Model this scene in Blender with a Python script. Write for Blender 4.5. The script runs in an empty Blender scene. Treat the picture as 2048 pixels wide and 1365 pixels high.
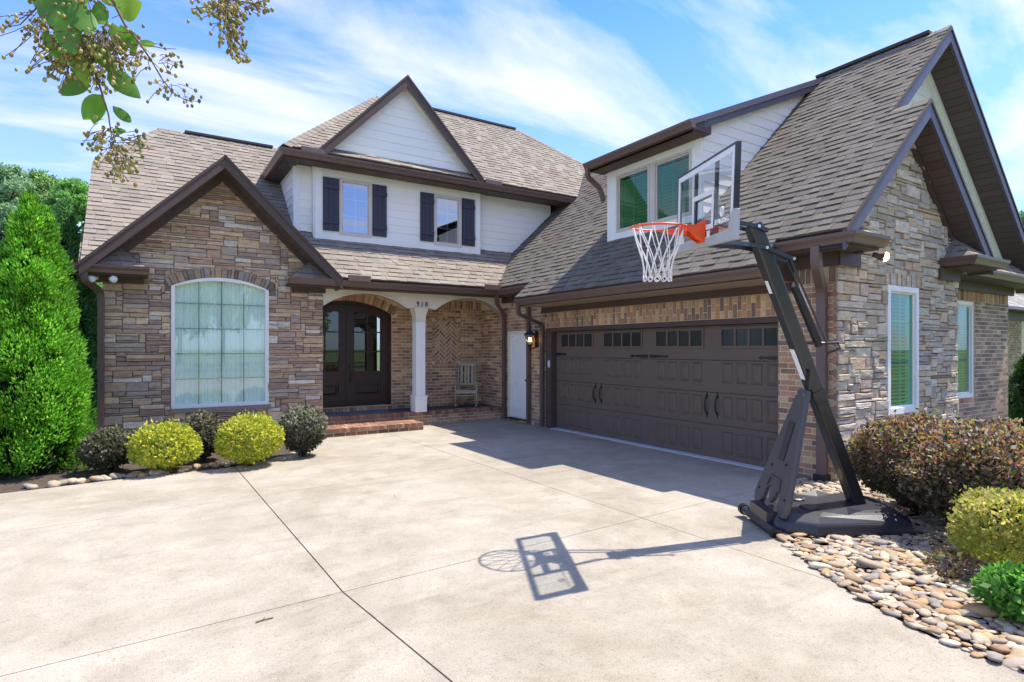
import bpy, math, random
import numpy as np
from mathutils import Vector, Matrix
random.seed(7); rng = np.random.default_rng(7)
C = bpy.context.scene.collection
SC = bpy.context.scene
# ------------------------------------------------------------------ camera, sky, sun, exposure
cam = bpy.data.objects.new('camera', bpy.data.cameras.new('camera')); C.objects.link(cam)
YAW = 0.56487; CAMP = Vector((0, 0, 1.65))
cam.location = CAMP; cam.rotation_euler = (math.pi/2, 0, -YAW)
cam.data.sensor_width = 36.0; cam.data.lens = 1157.571/2048*36.0
cam.data.shift_y = (697.492-682.5)/2048; cam.data.clip_end = 2000; cam.data.clip_start = 0.05
SC.camera = cam
SUNV = Vector((0.4876, -0.12, 1.0)).normalized()
sl = bpy.data.lights.new('sun', 'SUN'); sl.energy = 2.1; sl.angle = math.radians(0.5); sl.color = (1.0, 0.93, 0.82)
so = bpy.data.objects.new('sun', sl); C.objects.link(so)
so.rotation_euler = (-SUNV).to_track_quat('-Z', 'Y').to_euler(); so.location = (30, -8, 60)
SC.view_settings.view_transform = 'Standard'; SC.view_settings.look = 'None'
SC.view_settings.gamma = 1.0; SC.view_settings.use_curve_mapping = False
SC.view_settings.exposure = 2.0
W = bpy.data.worlds.new('World'); SC.world = W; W.use_nodes = True
nt = W.node_tree; nt.nodes.clear()
def N(nt, t, **k):
    n = nt.nodes.new(t)
    for a, v in k.items():
        if a.startswith('i_'): n.inputs[a[2:].replace('_', ' ')].default_value = v
        else: setattr(n, a, v)
    return n
def L(nt, a, b): nt.links.new(a, b)
out = N(nt, 'ShaderNodeOutputWorld'); bg = N(nt, 'ShaderNodeBackground'); bg.inputs['Strength'].default_value = 0.15
sky = N(nt, 'ShaderNodeTexSky', sky_type='NISHITA', sun_disc=False)
sky.sun_elevation = math.radians(63.2); sky.sun_rotation = math.radians(105.0)
sky.air_density = 1.0; sky.dust_density = 0.4; sky.ozone_density = 1.5
tc = N(nt, 'ShaderNodeTexCoord'); sx = N(nt, 'ShaderNodeSeparateXYZ'); L(nt, tc.outputs['Generated'], sx.inputs[0])
mx = N(nt, 'ShaderNodeMath', operation='MAXIMUM'); mx.inputs[1].default_value = 0.0
L(nt, sx.outputs['Z'], mx.inputs[0])
ad = N(nt, 'ShaderNodeMath', operation='ADD'); ad.inputs[1].default_value = 0.22; L(nt, mx.outputs[0], ad.inputs[0])
dx = N(nt, 'ShaderNodeMath', operation='DIVIDE'); L(nt, sx.outputs['X'], dx.inputs[0]); L(nt, ad.outputs[0], dx.inputs[1])
dy = N(nt, 'ShaderNodeMath', operation='DIVIDE'); L(nt, sx.outputs['Y'], dy.inputs[0]); L(nt, ad.outputs[0], dy.inputs[1])
cb = N(nt, 'ShaderNodeCombineXYZ'); L(nt, dx.outputs[0], cb.inputs[0]); L(nt, dy.outputs[0], cb.inputs[1])
mp = N(nt, 'ShaderNodeMapping'); mp.inputs['Rotation'].default_value = (0, 0, math.radians(38)); mp.inputs['Scale'].default_value = (0.62, 1.75, 1); mp.inputs['Location'].default_value = (0.9, 2.1, 0)
L(nt, cb.outputs[0], mp.inputs[0])
nz = N(nt, 'ShaderNodeTexNoise'); nz.inputs['Scale'].default_value = 1.15; nz.inputs['Detail'].default_value = 12; nz.inputs['Roughness'].default_value = 0.57; nz.inputs['Distortion'].default_value = 0.35
L(nt, mp.outputs[0], nz.inputs['Vector'])
rp = N(nt, 'ShaderNodeValToRGB'); rp.color_ramp.elements[0].position = 0.41; rp.color_ramp.elements[1].position = 0.63
L(nt, nz.outputs['Fac'], rp.inputs[0])
hz = N(nt, 'ShaderNodeMapRange'); hz.inputs['From Min'].default_value = 0.0; hz.inputs['From Max'].default_value = 0.55; hz.inputs['To Min'].default_value = 0.5; hz.inputs['To Max'].default_value = 0.0
L(nt, mx.outputs[0], hz.inputs[0])
mxx = N(nt, 'ShaderNodeMath', operation='MAXIMUM'); 
ml = N(nt, 'ShaderNodeMath', operation='MULTIPLY'); ml.inputs[1].default_value = 0.92; L(nt, rp.outputs[0], ml.inputs[0])
scr = N(nt, 'ShaderNodeMath', operation='MAXIMUM'); L(nt, ml.outputs[0], scr.inputs[0]); L(nt, hz.outputs[0], scr.inputs[1])
tint = N(nt, 'ShaderNodeMix', data_type='RGBA', blend_type='MULTIPLY'); tint.inputs['Factor'].default_value = 1.0
tint.inputs['B'].default_value = (0.17, 0.345, 0.68, 1); L(nt, sky.outputs[0], tint.inputs['A'])
mixc = N(nt, 'ShaderNodeMix', data_type='RGBA'); L(nt, scr.outputs[0], mixc.inputs['Factor']); L(nt, tint.outputs['Result'], mixc.inputs['A'])
mixc.inputs['B'].default_value = (2.05, 2.02, 2.0, 1)
L(nt, mixc.outputs['Result'], bg.inputs['Color']); L(nt, bg.outputs[0], out.inputs[0])
# ------------------------------------------------------------------ helpers
def S(h):
    h = h.lstrip('#'); v = [int(h[i:i+2], 16)/255 for i in (0, 2, 4)]
    return tuple((x/12.92 if x <= .04045 else ((x+.055)/1.055)**2.4) for x in v)
MATS = {}
def mat(name, col=None, rough=0.8, attr=False, nscale=0, namt=0.25, bump=0, bscale=None, metal=0, spec=0.3, trans=0, stretch=(1,1,1), coat=0, n2=0, n2amt=0.2):
    if name in MATS: return MATS[name]
    m = bpy.data.materials.new(name); m.use_nodes = True; t = m.node_tree
    p = t.nodes['Principled BSDF']; p.inputs['Roughness'].default_value = rough; p.inputs['Metallic'].default_value = metal
    p.inputs['Specular IOR Level'].default_value = spec; p.inputs['Coat Weight'].default_value = coat
    src = None
    if attr:
        a = N(t, 'ShaderNodeAttribute', attribute_name='tone'); src = a.outputs['Color']
    if col is not None: p.inputs['Base Color'].default_value = (*col, 1)
    g = N(t, 'ShaderNodeNewGeometry'); mpn = N(t, 'ShaderNodeMapping'); mpn.inputs['Scale'].default_value = stretch
    L(t, g.outputs['Position'], mpn.inputs[0])
    for sc_, am in ((nscale, namt), (n2, n2amt)):
        if not sc_: continue
        nz = N(t, 'ShaderNodeTexNoise'); nz.inputs['Scale'].default_value = sc_; nz.inputs['Detail'].default_value = 5; nz.inputs['Roughness'].default_value = 0.6
        L(t, mpn.outputs[0], nz.inputs['Vector'])
        mr = N(t, 'ShaderNodeMapRange'); mr.inputs['From Min'].default_value = 0.25; mr.inputs['From Max'].default_value = 0.75
        mr.inputs['To Min'].default_value = 1-am; mr.inputs['To Max'].default_value = 1+am
        L(t, nz.outputs['Fac'], mr.inputs[0])
        mi = N(t, 'ShaderNodeMix', data_type='RGBA', blend_type='MULTIPLY'); mi.inputs['Factor'].default_value = 1
        if src: L(t, src, mi.inputs['A'])
        else: mi.inputs['A'].default_value = (*col, 1)
        L(t, mr.outputs[0], mi.inputs['B']); src = mi.outputs['Result']
    if src: L(t, src, p.inputs['Base Color'])
    if bump:
        nb = N(t, 'ShaderNodeTexNoise'); nb.inputs['Scale'].default_value = bscale or nscale or 60; nb.inputs['Detail'].default_value = 6
        L(t, mpn.outputs[0], nb.inputs['Vector'])
        b = N(t, 'ShaderNodeBump'); b.inputs['Strength'].default_value = bump; b.inputs['Distance'].default_value = 0.01
        L(t, nb.outputs['Fac'], b.inputs['Height']); L(t, b.outputs[0], p.inputs['Normal'])
    if trans:
        tr = N(t, 'ShaderNodeBsdfTranslucent'); ms = N(t, 'ShaderNodeMixShader'); ms.inputs[0].default_value = trans
        if src: L(t, src, tr.inputs[0])
        else: tr.inputs[0].default_value = (*col, 1)
        L(t, p.outputs[0], ms.inputs[1]); L(t, tr.outputs[0], ms.inputs[2]); L(t, ms.outputs[0], t.nodes['Material Output'].inputs[0])
    MATS[name] = m; return m
def glass(name, tint, refl, rough=0.0):
    m = bpy.data.materials.new(name); m.use_nodes = True; t = m.node_tree; t.nodes.remove(t.nodes['Principled BSDF'])
    tr = N(t, 'ShaderNodeBsdfTransparent'); tr.inputs[0].default_value = (*tint, 1)
    gl = N(t, 'ShaderNodeBsdfGlossy'); gl.inputs['Roughness'].default_value = rough; gl.inputs[0].default_value = (1, 1, 1, 1)
    lw = N(t, 'ShaderNodeLayerWeight'); lw.inputs['Blend'].default_value = 0.5
    pw = N(t, 'ShaderNodeMath', operation='POWER'); pw.inputs[1].default_value = 4.0; L(t, lw.outputs['Facing'], pw.inputs[0])
    mr = N(t, 'ShaderNodeMapRange'); mr.inputs['From Max'].default_value = 1; mr.inputs['To Min'].default_value = refl; mr.inputs['To Max'].default_value = 1.0
    L(t, pw.outputs[0], mr.inputs[0])
    ms = N(t, 'ShaderNodeMixShader'); L(t, mr.outputs[0], ms.inputs[0]); L(t, tr.outputs[0], ms.inputs[1]); L(t, gl.outputs[0], ms.inputs[2])
    L(t, ms.outputs[0], t.nodes['Material Output'].inputs[0]); return m
def link(o, parent=None):
    C.objects.link(o)
    if parent is not None:
        o.parent = parent; o.matrix_parent_inverse = PM[parent.name].inverted()
    PM[o.name] = Matrix.Translation(o.location) if parent is None or True else None
    return o
PM = {}
def mkmesh(name, v, f, m=None, tone=None, smooth=False, mats=None):
    me = bpy.data.meshes.new(name); me.from_pydata([tuple(x) for x in v], [], f)
    if m: me.materials.append(m)
    if tone is not None:
        a = me.color_attributes.new('tone', 'FLOAT_COLOR', 'POINT')
        t = np.ones((len(v), 4), np.float32); t[:, :3] = tone; a.data.foreach_set('color', t.ravel())
    if smooth: me.polygons.foreach_set('use_smooth', [True]*len(me.polygons))
    return me
def empty(name, loc):
    o = bpy.data.objects.new(name, None); o.location = loc; o.empty_display_size = 0.2; return link(o)
def tag(o, label, cat, group=None, kind=None):
    o['label'] = label; o['category'] = cat
    if group: o['group'] = group
    if kind: o['kind'] = kind
    return o
def kind(o, k): o['kind'] = k; return o
class MB:
    def __init__(s): s.v = []; s.f = []; s.t = []
    def add(s, v, f, tone=(1, 1, 1)):
        b = len(s.v); s.v += [tuple(x) for x in v]; s.f += [tuple(i+b for i in q) for q in f]; s.t += [tuple(tone)]*len(v); return s
    def box(s, x0, x1, y0, y1, z0, z1, tone=(1, 1, 1)):
        x0, x1 = min(x0, x1), max(x0, x1); y0, y1 = min(y0, y1), max(y0, y1); z0, z1 = min(z0, z1), max(z0, z1)
        return s.add([(x0,y0,z0),(x1,y0,z0),(x1,y1,z0),(x0,y1,z0),(x0,y0,z1),(x1,y0,z1),(x1,y1,z1),(x0,y1,z1)],
                     [(0,3,2,1),(4,5,6,7),(0,1,5,4),(1,2,6,5),(2,3,7,6),(3,0,4,7)], tone)
    def obox(s, c, a, b, n, la, lb, ln, tone=(1,1,1)):   # centred oriented box
        c, a, b, n = Vector(c), Vector(a).normalized()*la/2, Vector(b).normalized()*lb/2, Vector(n).normalized()*ln/2
        v = [c+sa*a+sb*b+sn*n for sn in (-1, 1) for sa, sb in ((-1,-1),(1,-1),(1,1),(-1,1))]
        return s.add(v, [(0,3,2,1),(4,5,6,7),(0,1,5,4),(1,2,6,5),(2,3,7,6),(3,0,4,7)], tone)
    def bar(s, p, q, up, w, h):    # box from p to q
        p, q = Vector(p), Vector(q); d = (q-p); a = d.cross(Vector(up))
        if a.length < 1e-6: a = d.cross(Vector((1, 0, 0)))
        b = a.cross(d); return s.obox((p+q)/2, d, a, b, d.length, w, h)
    def tube(s, path, r, n=8, closed=False, flat=None, caps=True):
        P = [Vector(p) for p in path]; m = len(P); R = r if isinstance(r, list) else [r]*m
        prev = None; base = len(s.v)
        for i in range(m):
            if closed: d = P[(i+1) % m]-P[i-1]
            else: d = P[min(i+1, m-1)]-P[max(i-1, 0)]
            d.normalize()
            if prev is None:
                prev = Vector(flat) if flat is not None else (Vector((0, 0, 1)) if abs(d.z) < .9 else Vector((1, 0, 0)))
            x = prev-d*prev.dot(d)
            if x.length < 1e-6: x = d.orthogonal()
            x.normalize(); y = d.cross(x); prev = x
            rr = R[i]; rx, ry = rr if isinstance(rr, (tuple, list)) else (rr, rr)
            for k in range(n):
                a = 2*math.pi*(k+.5)/n; s.v.append(tuple(P[i]+x*rx*math.cos(a)+y*ry*math.sin(a))); s.t.append((1, 1, 1))
        for i in range(m if closed else m-1):
            j = (i+1) % m
            for k in range(n):
                k2 = (k+1) % n
                s.f.append((base+i*n+k, base+i*n+k2, base+j*n+k2, base+j*n+k))
        if caps and not closed:
            s.f.append(tuple(base+k for k in range(n))[::-1]); s.f.append(tuple(base+(m-1)*n+k for k in range(n)))
        return s
    def prism(s, poly, off):       # poly: list of 3d points, extruded by off
        p = [Vector(x) for x in poly]; o = Vector(off); n = len(p)
        return s.add(p+[x+o for x in p], [tuple(range(n))[::-1], tuple(range(n, 2*n))]+[(i, (i+1) % n, n+(i+1) % n, n+i) for i in range(n)])
    def lathe(s, c, prof, n=12, ax=None):
        c = Vector(c); b = len(s.v)
        for r, z in prof:
            for k in range(n):
                a = 2*math.pi*k/n; s.v.append(tuple(c+Vector((r*math.cos(a), r*math.sin(a), z)))); s.t.append((1,1,1))
        for i in range(len(prof)-1):
            for k in range(n):
                k2 = (k+1) % n; s.f.append((b+i*n+k, b+i*n+k2, b+(i+1)*n+k2, b+(i+1)*n+k))
        s.f.append(tuple(b+k for k in range(n))[::-1]); s.f.append(tuple(b+(len(prof)-1)*n+k for k in range(n)))
        return s
    def build(s, name, m, parent=None, smooth=False, tone=False, loc=None, fixn=True):
        v = np.array(s.v, float); c = v.mean(0) if loc is None else np.array(loc)
        me = mkmesh(name, v-c, s.f, m, np.array(s.t) if tone else None, smooth)
        if fixn:
            import bmesh
            bm = bmesh.new(); bm.from_mesh(me); bmesh.ops.recalc_face_normals(bm, faces=bm.faces); bm.to_mesh(me); bm.free()
        o = bpy.data.objects.new(name, me); o.location = c
        return link(o, parent)
def box(name, m, parent, *a): return MB().box(*a).build(name, m, parent)
def bevel(o, w=0.01, seg=2):
    md = o.modifiers.new('bevel', 'BEVEL'); md.width = w; md.segments = seg; md.limit_method = 'ANGLE'; return o
class FR:      # wall or roof frame: O + a*s + b*t + n*d
    def __init__(s, O, a, b): s.O, s.a, s.b = Vector(O), Vector(a).normalized(), Vector(b).normalized(); s.n = s.a.cross(s.b)
    def p(s, u, v, d=0): return s.O+s.a*u+s.b*v+s.n*d
    def uv(s, P): q = Vector(P)-s.O; return (q.dot(s.a), q.dot(s.b))
def WY(y, x0=0, z0=0): return FR((x0, y, z0), (1, 0, 0), (0, 0, 1))      # wall facing -Y
def WX(x, y0=0, z0=0): return FR((x, y0, z0), (0, -1, 0), (0, 0, 1))     # wall facing -X ; s = y0 - y
def clip(poly, conv):
    out = poly
    n = len(conv)
    for i in range(n):
        ax, ay = conv[i]; bx, by = conv[(i+1) % n]; inp = out; out = []
        if not inp: return []
        ex, ey = bx-ax, by-ay
        dd = [ex*(y-ay)-ey*(x-ax) for x, y in inp]
        for j in range(len(inp)):
            k = (j+1) % len(inp); d0, d1 = dd[j], dd[k]
            if d0 >= 0: out.append(inp[j])
            if (d0 > 0 and d1 < 0) or (d0 < 0 and d1 > 0):
                t = d0/(d0-d1); out.append((inp[j][0]+(inp[k][0]-inp[j][0])*t, inp[j][1]+(inp[k][1]-inp[j][1])*t))
    return out
def rect(a, b, c, d): return [(a, c), (b, c), (b, d), (a, d)]
def area2(p): return abs(sum(p[i][0]*p[(i+1) % len(p)][1]-p[(i+1) % len(p)][0]*p[i][1] for i in range(len(p))))/2
# pieces: bricks, stones, shingles, boards ... the largest 300 of a kind on a thing become parts, the rest one joined part
REG = {}
def piece(kd, v, f, tone, m, parent, n, thing):
    REG.setdefault((kd, thing.name), []).append((np.array(v, float), f, np.array(tone, float), m, parent, Vector(n), thing))
def slab_piece(kd, fr, poly, dfun, tone, m, parent, thing, back=-0.004):
    n = len(poly)
    if n < 3 or area2(poly) < 2e-4: return
    v = [fr.p(u, w, dfun(u, w)) for u, w in poly]+[fr.p(u, w, back) for u, w in poly]
    f = [tuple(range(n))]+[(n+i, n+(i+1) % n, (i+1) % n, i) for i in range(n)]
    piece(kd, v, f, tone, m, parent, fr.n, thing)
CY, SY = math.cos(YAW), math.sin(YAW)
def proj(v):
    v = np.asarray(v, float); d = np.maximum(v[..., 0]*SY+v[..., 1]*CY, .05); l = v[..., 0]*CY-v[..., 1]*SY
    return np.stack([1024+1157.571*l/d, 697.492-1157.571*(v[..., 2]-1.65)/d, d], -1)
STUFFNAME = {'brick': 'brickwork', 'stone': 'stonework', 'shingle': 'shingle_field', 'siding_board': 'board_siding', 'soffit_board': 'soffit_lining'}
def flush_pieces(limit=300):
    bpy.context.view_layer.update(); dg = bpy.context.evaluated_depsgraph_get()
    for (kd, _), L_ in REG.items():
        sc = []
        for i, (v, f, t, m, par, n, th) in enumerate(L_):
            q = proj(v); c = v.mean(0)
            w = np.clip(q[:, 0], 0, 2048); h = np.clip(q[:, 1], 0, 1365)
            a = (w.max()-w.min())*(h.max()-h.min())
            facing = (CAMP-Vector(c)).dot(n) > 0
            if a > 0 and facing:
                o = Vector(c)+Vector(n)*0.06; d = CAMP-o
                if SC.ray_cast(dg, o, d.normalized(), distance=d.length)[0]: a *= 0.01
            sc.append(a if facing else 0)
        order = sorted(range(len(L_)), key=lambda i: -sc[i]); top = set(order[:limit] if len(L_) > limit else order)
        rest = {}
        for i, (v, f, t, m, par, n, th) in enumerate(L_):
            if i in top:
                c = v.mean(0); me = mkmesh(kd, v-c, f, m, t)
                o = bpy.data.objects.new(kd, me); o.location = c; link(o, par)
            else: rest.setdefault(m.name, []).append(i)
        for mn, idx in rest.items():
            V = []; F = []; T = []; b = 0
            for i in idx:
                v, f, t = L_[i][:3]; V.append(v); F += [tuple(x+b for x in q) for q in f]; T.append(np.broadcast_to(t, (len(v), 3))); b += len(v)
            me = mkmesh(STUFFNAME.get(kd, kd+'_field'), np.concatenate(V), F, L_[idx[0]][3], np.concatenate(T))
            o = bpy.data.objects.new(me.name, me); o.location = (0, 0, 0); link(o, L_[idx[0]][6]); o['kind'] = 'stuff'
    REG.clear()
def mixc3(a, b, t): return tuple(a[i]+(b[i]-a[i])*t for i in range(3))
def vary(c, amt=.12): k = 1+random.uniform(-amt, amt); return tuple(x*k*(1+random.uniform(-.03, .03)) for x in c)
# ------------------------------------------------------------------ materials
TRIM = mat('dark_trim', S('#54453f'), .55, nscale=3, namt=.12)
TRIM_SKY = mat('rake_trim', S('#5a5660'), .45, nscale=3, namt=.12)  # brown trim with bluish sky reflection put into its colour
GUT = mat('gutter_brown', S('#65524a'), .4, nscale=4, namt=.1, spec=.5)
SOF = mat('soffit_brown', attr=True, rough=.6)
SIDE = mat('white_siding', attr=True, rough=.6, nscale=90, namt=.03, stretch=(.3, .3, 3), bump=.05, bscale=80)
WHITE = mat('white_paint', (.83, .82, .77), .5, nscale=6, namt=.05)
CREAM = mat('cream_paint', (.74, .67, .52), .55, nscale=6, namt=.05)
ALM = mat('almond_paint', (.60, .54, .47), .5, nscale=8, namt=.05)
SHUT = mat('shutter_paint', S('#3f3d4a'), .6, nscale=50, namt=.15, stretch=(1, 1, .1))
SHIN = mat('asphalt_shingle', attr=True, rough=.95, nscale=140, namt=.22, n2=1.3, n2amt=.14, bump=.4, bscale=180, spec=.15)
DECK = mat('roof_deck', (.06, .05, .045), .95)
BRK = mat('fired_brick', attr=True, rough=.9, nscale=45, namt=.3, bump=.5, bscale=90, spec=.15, n2=4, n2amt=.12)
MORT = mat('tan_mortar', (.70, .58, .41), .95, nscale=60, namt=.15, bump=.3, bscale=150, spec=.1)
STON = mat('ledge_stone', attr=True, rough=.92, nscale=16, namt=.3, bump=.75, bscale=40, spec=.15, n2=70, n2amt=.16, stretch=(.6, .6, 1.6))
STMORT = mat('stone_joint', (.20, .165, .135), .95, nscale=60, namt=.2)
GDOOR = mat('garage_door_paint', S('#6b5c51'), .5, nscale=120, namt=.08, stretch=(1, .15, 1.5), bump=.12, bscale=90)
DWOOD = mat('dark_stained_wood', S('#33201a'), .38, nscale=22, namt=.4, stretch=(3, 3, .25), spec=.5)
BLACK = mat('black_metal', (.012, .012, .013), .4, spec=.5)
INT = mat('dark_interior', (.03, .03, .03), .9)  # near black, stands in for the darkness of unlit rooms
GLS = glass('window_glass', (.90, .98, .93), .13); GLG = glass('green_window_glass', (.40, .70, .48), .06); GLT = glass('teal_window_glass', (.30, .80, .64), .03)
GLSKY = glass('upper_window_glass', (.45, .55, .6), .34)
GLD = glass('door_glass', (.5, .55, .5), .08)
BLND = mat('blind_slat_paint', (.55, .72, .60), .6)
CURT = mat('sheer_curtain', (.82, .90, .85), .9, nscale=5, namt=.05, stretch=(6, 6, .2))
SLATE = mat('slate_floor', (.055, .06, .07), .6, nscale=20, namt=.25)
STSILL = mat('stone_sill', (.26, .22, .18), .9, nscale=20, namt=.25, bump=.4)
SPAL = [(.25,.217,.178), (.272,.238,.197), (.232,.20,.165), (.26,.224,.186), (.24,.206,.17)]
BPAL = [(.42,.235,.135), (.33,.19,.12), (.50,.32,.18), (.24,.165,.125), (.56,.39,.22), (.42,.28,.165), (.46,.25,.145)]
LPAL = [(.32,.22,.16), (.42,.285,.19), (.46,.32,.215), (.57,.41,.26), (.60,.47,.32), (.46,.37,.29), (.39,.30,.24), (.52,.36,.225), (.60,.53,.43), (.36,.275,.215), (.48,.335,.215)]
RPAL = [(.55,.445,.31), (.46,.375,.28), (.56,.485,.37), (.43,.37,.30), (.52,.40,.26), (.46,.40,.32), (.59,.51,.40), (.41,.325,.245), (.49,.425,.34)]  # same stone as the left wall; its cooler light put into the colours
M_ = .929
house = tag(empty('house', (5, 11, 0)), 'large brick, stone and white siding house with brown shingle roofs', 'house')
# ------------------------------------------------------------------ roofs
def shingles(fr, poly3, parent, pal=SPAL, expo=.143, thick=.014, dark=1.0, tw=(.12, .30)):
    poly = [fr.uv(p) for p in poly3]
    if sum(poly[i][0]*poly[(i+1) % len(poly)][1]-poly[(i+1) % len(poly)][0]*poly[i][1] for i in range(len(poly))) < 0: poly = poly[::-1]
    us = [p[0] for p in poly]; vs = [p[1] for p in poly]; r = 0; v = min(vs)
    while v < max(vs):
        u = min(us)-random.uniform(0, .3); lo = random.random() < .5
        while u < max(us):
            w = random.uniform(*tw); lo = not lo if random.random() < .8 else lo
            t = thick*(1.0 if lo else .3); drop = .007 if lo else 0.0
            q = clip(rect(u+.0012, u+w-.0012, v-drop, v+expo+.003), poly)
            if q:
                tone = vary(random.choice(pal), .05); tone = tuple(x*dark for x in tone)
                if area2(q) > 2e-4:
                    n = len(q); hf = lambda b: .004+t*(1-(b-v)/expo)
                    V = [fr.p(a, b, hf(b)) for a, b in q]+[fr.p(a, b, -.012) for a, b in q]; F = [tuple(range(n))]+[(n+i, n+(i+1) % n, (i+1) % n, i) for i in range(n)]; T = [tone]*(2*n)
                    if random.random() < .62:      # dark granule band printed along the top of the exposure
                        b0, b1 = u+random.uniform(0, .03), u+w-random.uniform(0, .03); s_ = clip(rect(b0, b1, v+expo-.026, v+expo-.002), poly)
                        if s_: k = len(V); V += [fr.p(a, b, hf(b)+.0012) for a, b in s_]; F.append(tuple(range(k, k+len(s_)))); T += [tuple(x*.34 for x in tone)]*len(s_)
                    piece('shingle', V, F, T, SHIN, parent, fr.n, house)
            u += w
        v += expo
def deck(name, poly3, parent, th=.03, drop=.014):
    p = [Vector(x) for x in poly3]; n = (p[1]-p[0]).cross(p[2]-p[0]).normalized()
    if n.z < 0: n = -n
    return MB().prism([x-n*drop for x in p], -n*th).build(name, DECK, parent)
FF = FR((0, 11.142, 2.97), (1, 0, 0), (0, 1, M_)); FG = FR((6.647, 0, 2.97), (0, -1, 0), (1, 0, M_))
zF = lambda y: 2.97+M_*(y-11.142)
zG = lambda x: 2.97+M_*(x-6.647)
PF = lambda x, y: (x, y, zF(y))
PG = lambda x, y: (x, y, zG(x))
def roof(name, fr, poly, sh=True, **k):
    d = deck(name, poly, house)
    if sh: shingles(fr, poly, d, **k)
    return d
porch_poly = [PF(-.85, 11.66), PF(7.26, 11.66), PF(10.5, 14.94), PF(.25, 14.94), PF(-.85, 13.53)]
rf = roof('main_roof', FF, porch_poly)
strip = [PF(2.98, 11.2), PF(6.8, 11.2), PF(7.26, 11.66), PF(2.72, 11.66)]
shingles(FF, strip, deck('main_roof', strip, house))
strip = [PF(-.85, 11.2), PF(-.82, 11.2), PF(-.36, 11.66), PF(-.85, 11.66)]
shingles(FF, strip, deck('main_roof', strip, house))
g1 = [PG(10.668, 3.977), PG(10.668, 15.2), PG(6.70, 11.25), PG(6.70, 3.977)]
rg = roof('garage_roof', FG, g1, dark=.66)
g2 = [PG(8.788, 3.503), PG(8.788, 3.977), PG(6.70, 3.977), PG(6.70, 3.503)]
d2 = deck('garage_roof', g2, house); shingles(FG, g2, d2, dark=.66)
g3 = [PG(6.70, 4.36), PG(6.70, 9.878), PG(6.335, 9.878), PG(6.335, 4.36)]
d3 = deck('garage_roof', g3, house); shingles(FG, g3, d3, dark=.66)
FU = FR((0, 11.66, 5.50), (1, 0, 0), (0, 1, M_)); PU = lambda x, y: (x, y, 5.50+M_*(y-11.66))
u1 = [PU(2.24, 11.73), PU(13.5, 11.73), PU(9.447, 14.54), PU(5.05, 14.54)]
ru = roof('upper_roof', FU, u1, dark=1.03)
deck('upper_roof', [(2.24, 11.73, 5.565), (5.05, 14.54, 8.175), (2.24, 17.35, 5.565)], house)
deck('upper_roof', [(13.5, 11.73, 5.565), (9.447, 14.54, 8.175), (13.5, 17.35, 5.565)], house)
deck('upper_roof', [(2.24, 17.35, 5.565), (13.5, 17.35, 5.565), (9.447, 14.54, 8.175), (5.05, 14.54, 8.175)], house)
# back slopes
deck('main_roof', [(-.85, 18.7, 2.97), (10.5, 18.7, 2.97), (10.5, 14.94, 6.50), (.25, 14.94, 6.50), (-.85, 16.35, 5.19)], house)
deck('main_roof', [(-.85, 13.53, 5.188), (.25, 14.94, 6.50), (-.85, 16.35, 5.188)], house)
gb = [(10.668, 3.977, 6.705), (10.668, 15.2, 6.705), (14.68, 15.2, 2.97), (14.68, 3.977, 2.97)]
deck('garage_roof', gb, house); deck('garage_roof', [(8.788, 3.503, 4.957), (8.788, 6, 4.957), (10.9, 6, 2.995), (10.9, 3.503, 2.995)], house)
# ridge caps: overlapping bent shingles along ridges and hips
CAPM = mat('ridge_cap', (.075, .062, .056), .95, nscale=120, namt=.2)
def ridge_cap(p, q, na, nb, parent, lift=.012, w=.15, step=.2, dark=True, name='ridge_cap'):
    p, q = Vector(p), Vector(q); d = (q-p); n = max(1, int(d.length/step)); d.normalize(); na, nb = Vector(na).normalized(), Vector(nb).normalized()
    up = (na+nb).normalized(); sa = na.cross(d); sa = sa if sa.dot(nb) < 0 else -sa; sb = nb.cross(d); sb = sb if sb.dot(na) < 0 else -sb
    for i in range(n):
        a = p+d*(step*i); b = p+d*(step*(i+1)+.04); l0, l1 = lift, lift+.01
        v = [a+up*l1, b+up*l0, a+sa*w+na*l1, b+sa*w+na*l0, a+sb*w+nb*l1, b+sb*w+nb*l0]
        v += [x-up*.012 for x in v]
        f = [(0, 2, 3, 1), (0, 1, 5, 4), (2, 8, 9, 3), (4, 5, 11, 10), (0, 6, 8, 2), (0, 4, 10, 6)]
        piece('ridge_shingle', v, f, vary(random.choice(SPAL), .12), SHIN, parent, up, house)
nF = (0, -M_, 1); nG = (-M_, 0, 1); nFb = (0, M_, 1); nGb = (M_, 0, 1)
ridge_cap(PF(.25, 14.94), PF(10.5, 14.94), nF, nFb, rf); ridge_cap(PG(10.668, 3.977), PG(10.668, 14.0), nG, nGb, rg)
ridge_cap(PU(5.05, 14.54), PU(9.447, 14.54), nF, nFb, ru); ridge_cap(PU(2.24, 11.73), PU(5.05, 14.54), nF, nG, ru)
ridge_cap(PU(13.5, 11.73), PU(9.447, 14.54), nF, nGb, ru); ridge_cap(PF(-.80, 13.60), PF(.25, 14.94), nF, (-1, 0, .6), rf)
ridge_cap(PG(8.788, 3.503), PG(8.788, 3.977), nG, nGb, d2)
# vents along ridges
def vent(p, q, name='ridge_vent', w=.16, h=.05):
    MB().bar(p, q, (0, 0, 1), w, h).build(name, CAPM, house)
vent((.75, 14.93, 6.515), (2.6, 14.93, 6.515)); vent((5.9, 14.53, 8.185), (9.3, 14.53, 8.185)); vent((10.66, 4.25, 6.725), (10.66, 6.1, 6.725))
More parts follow.
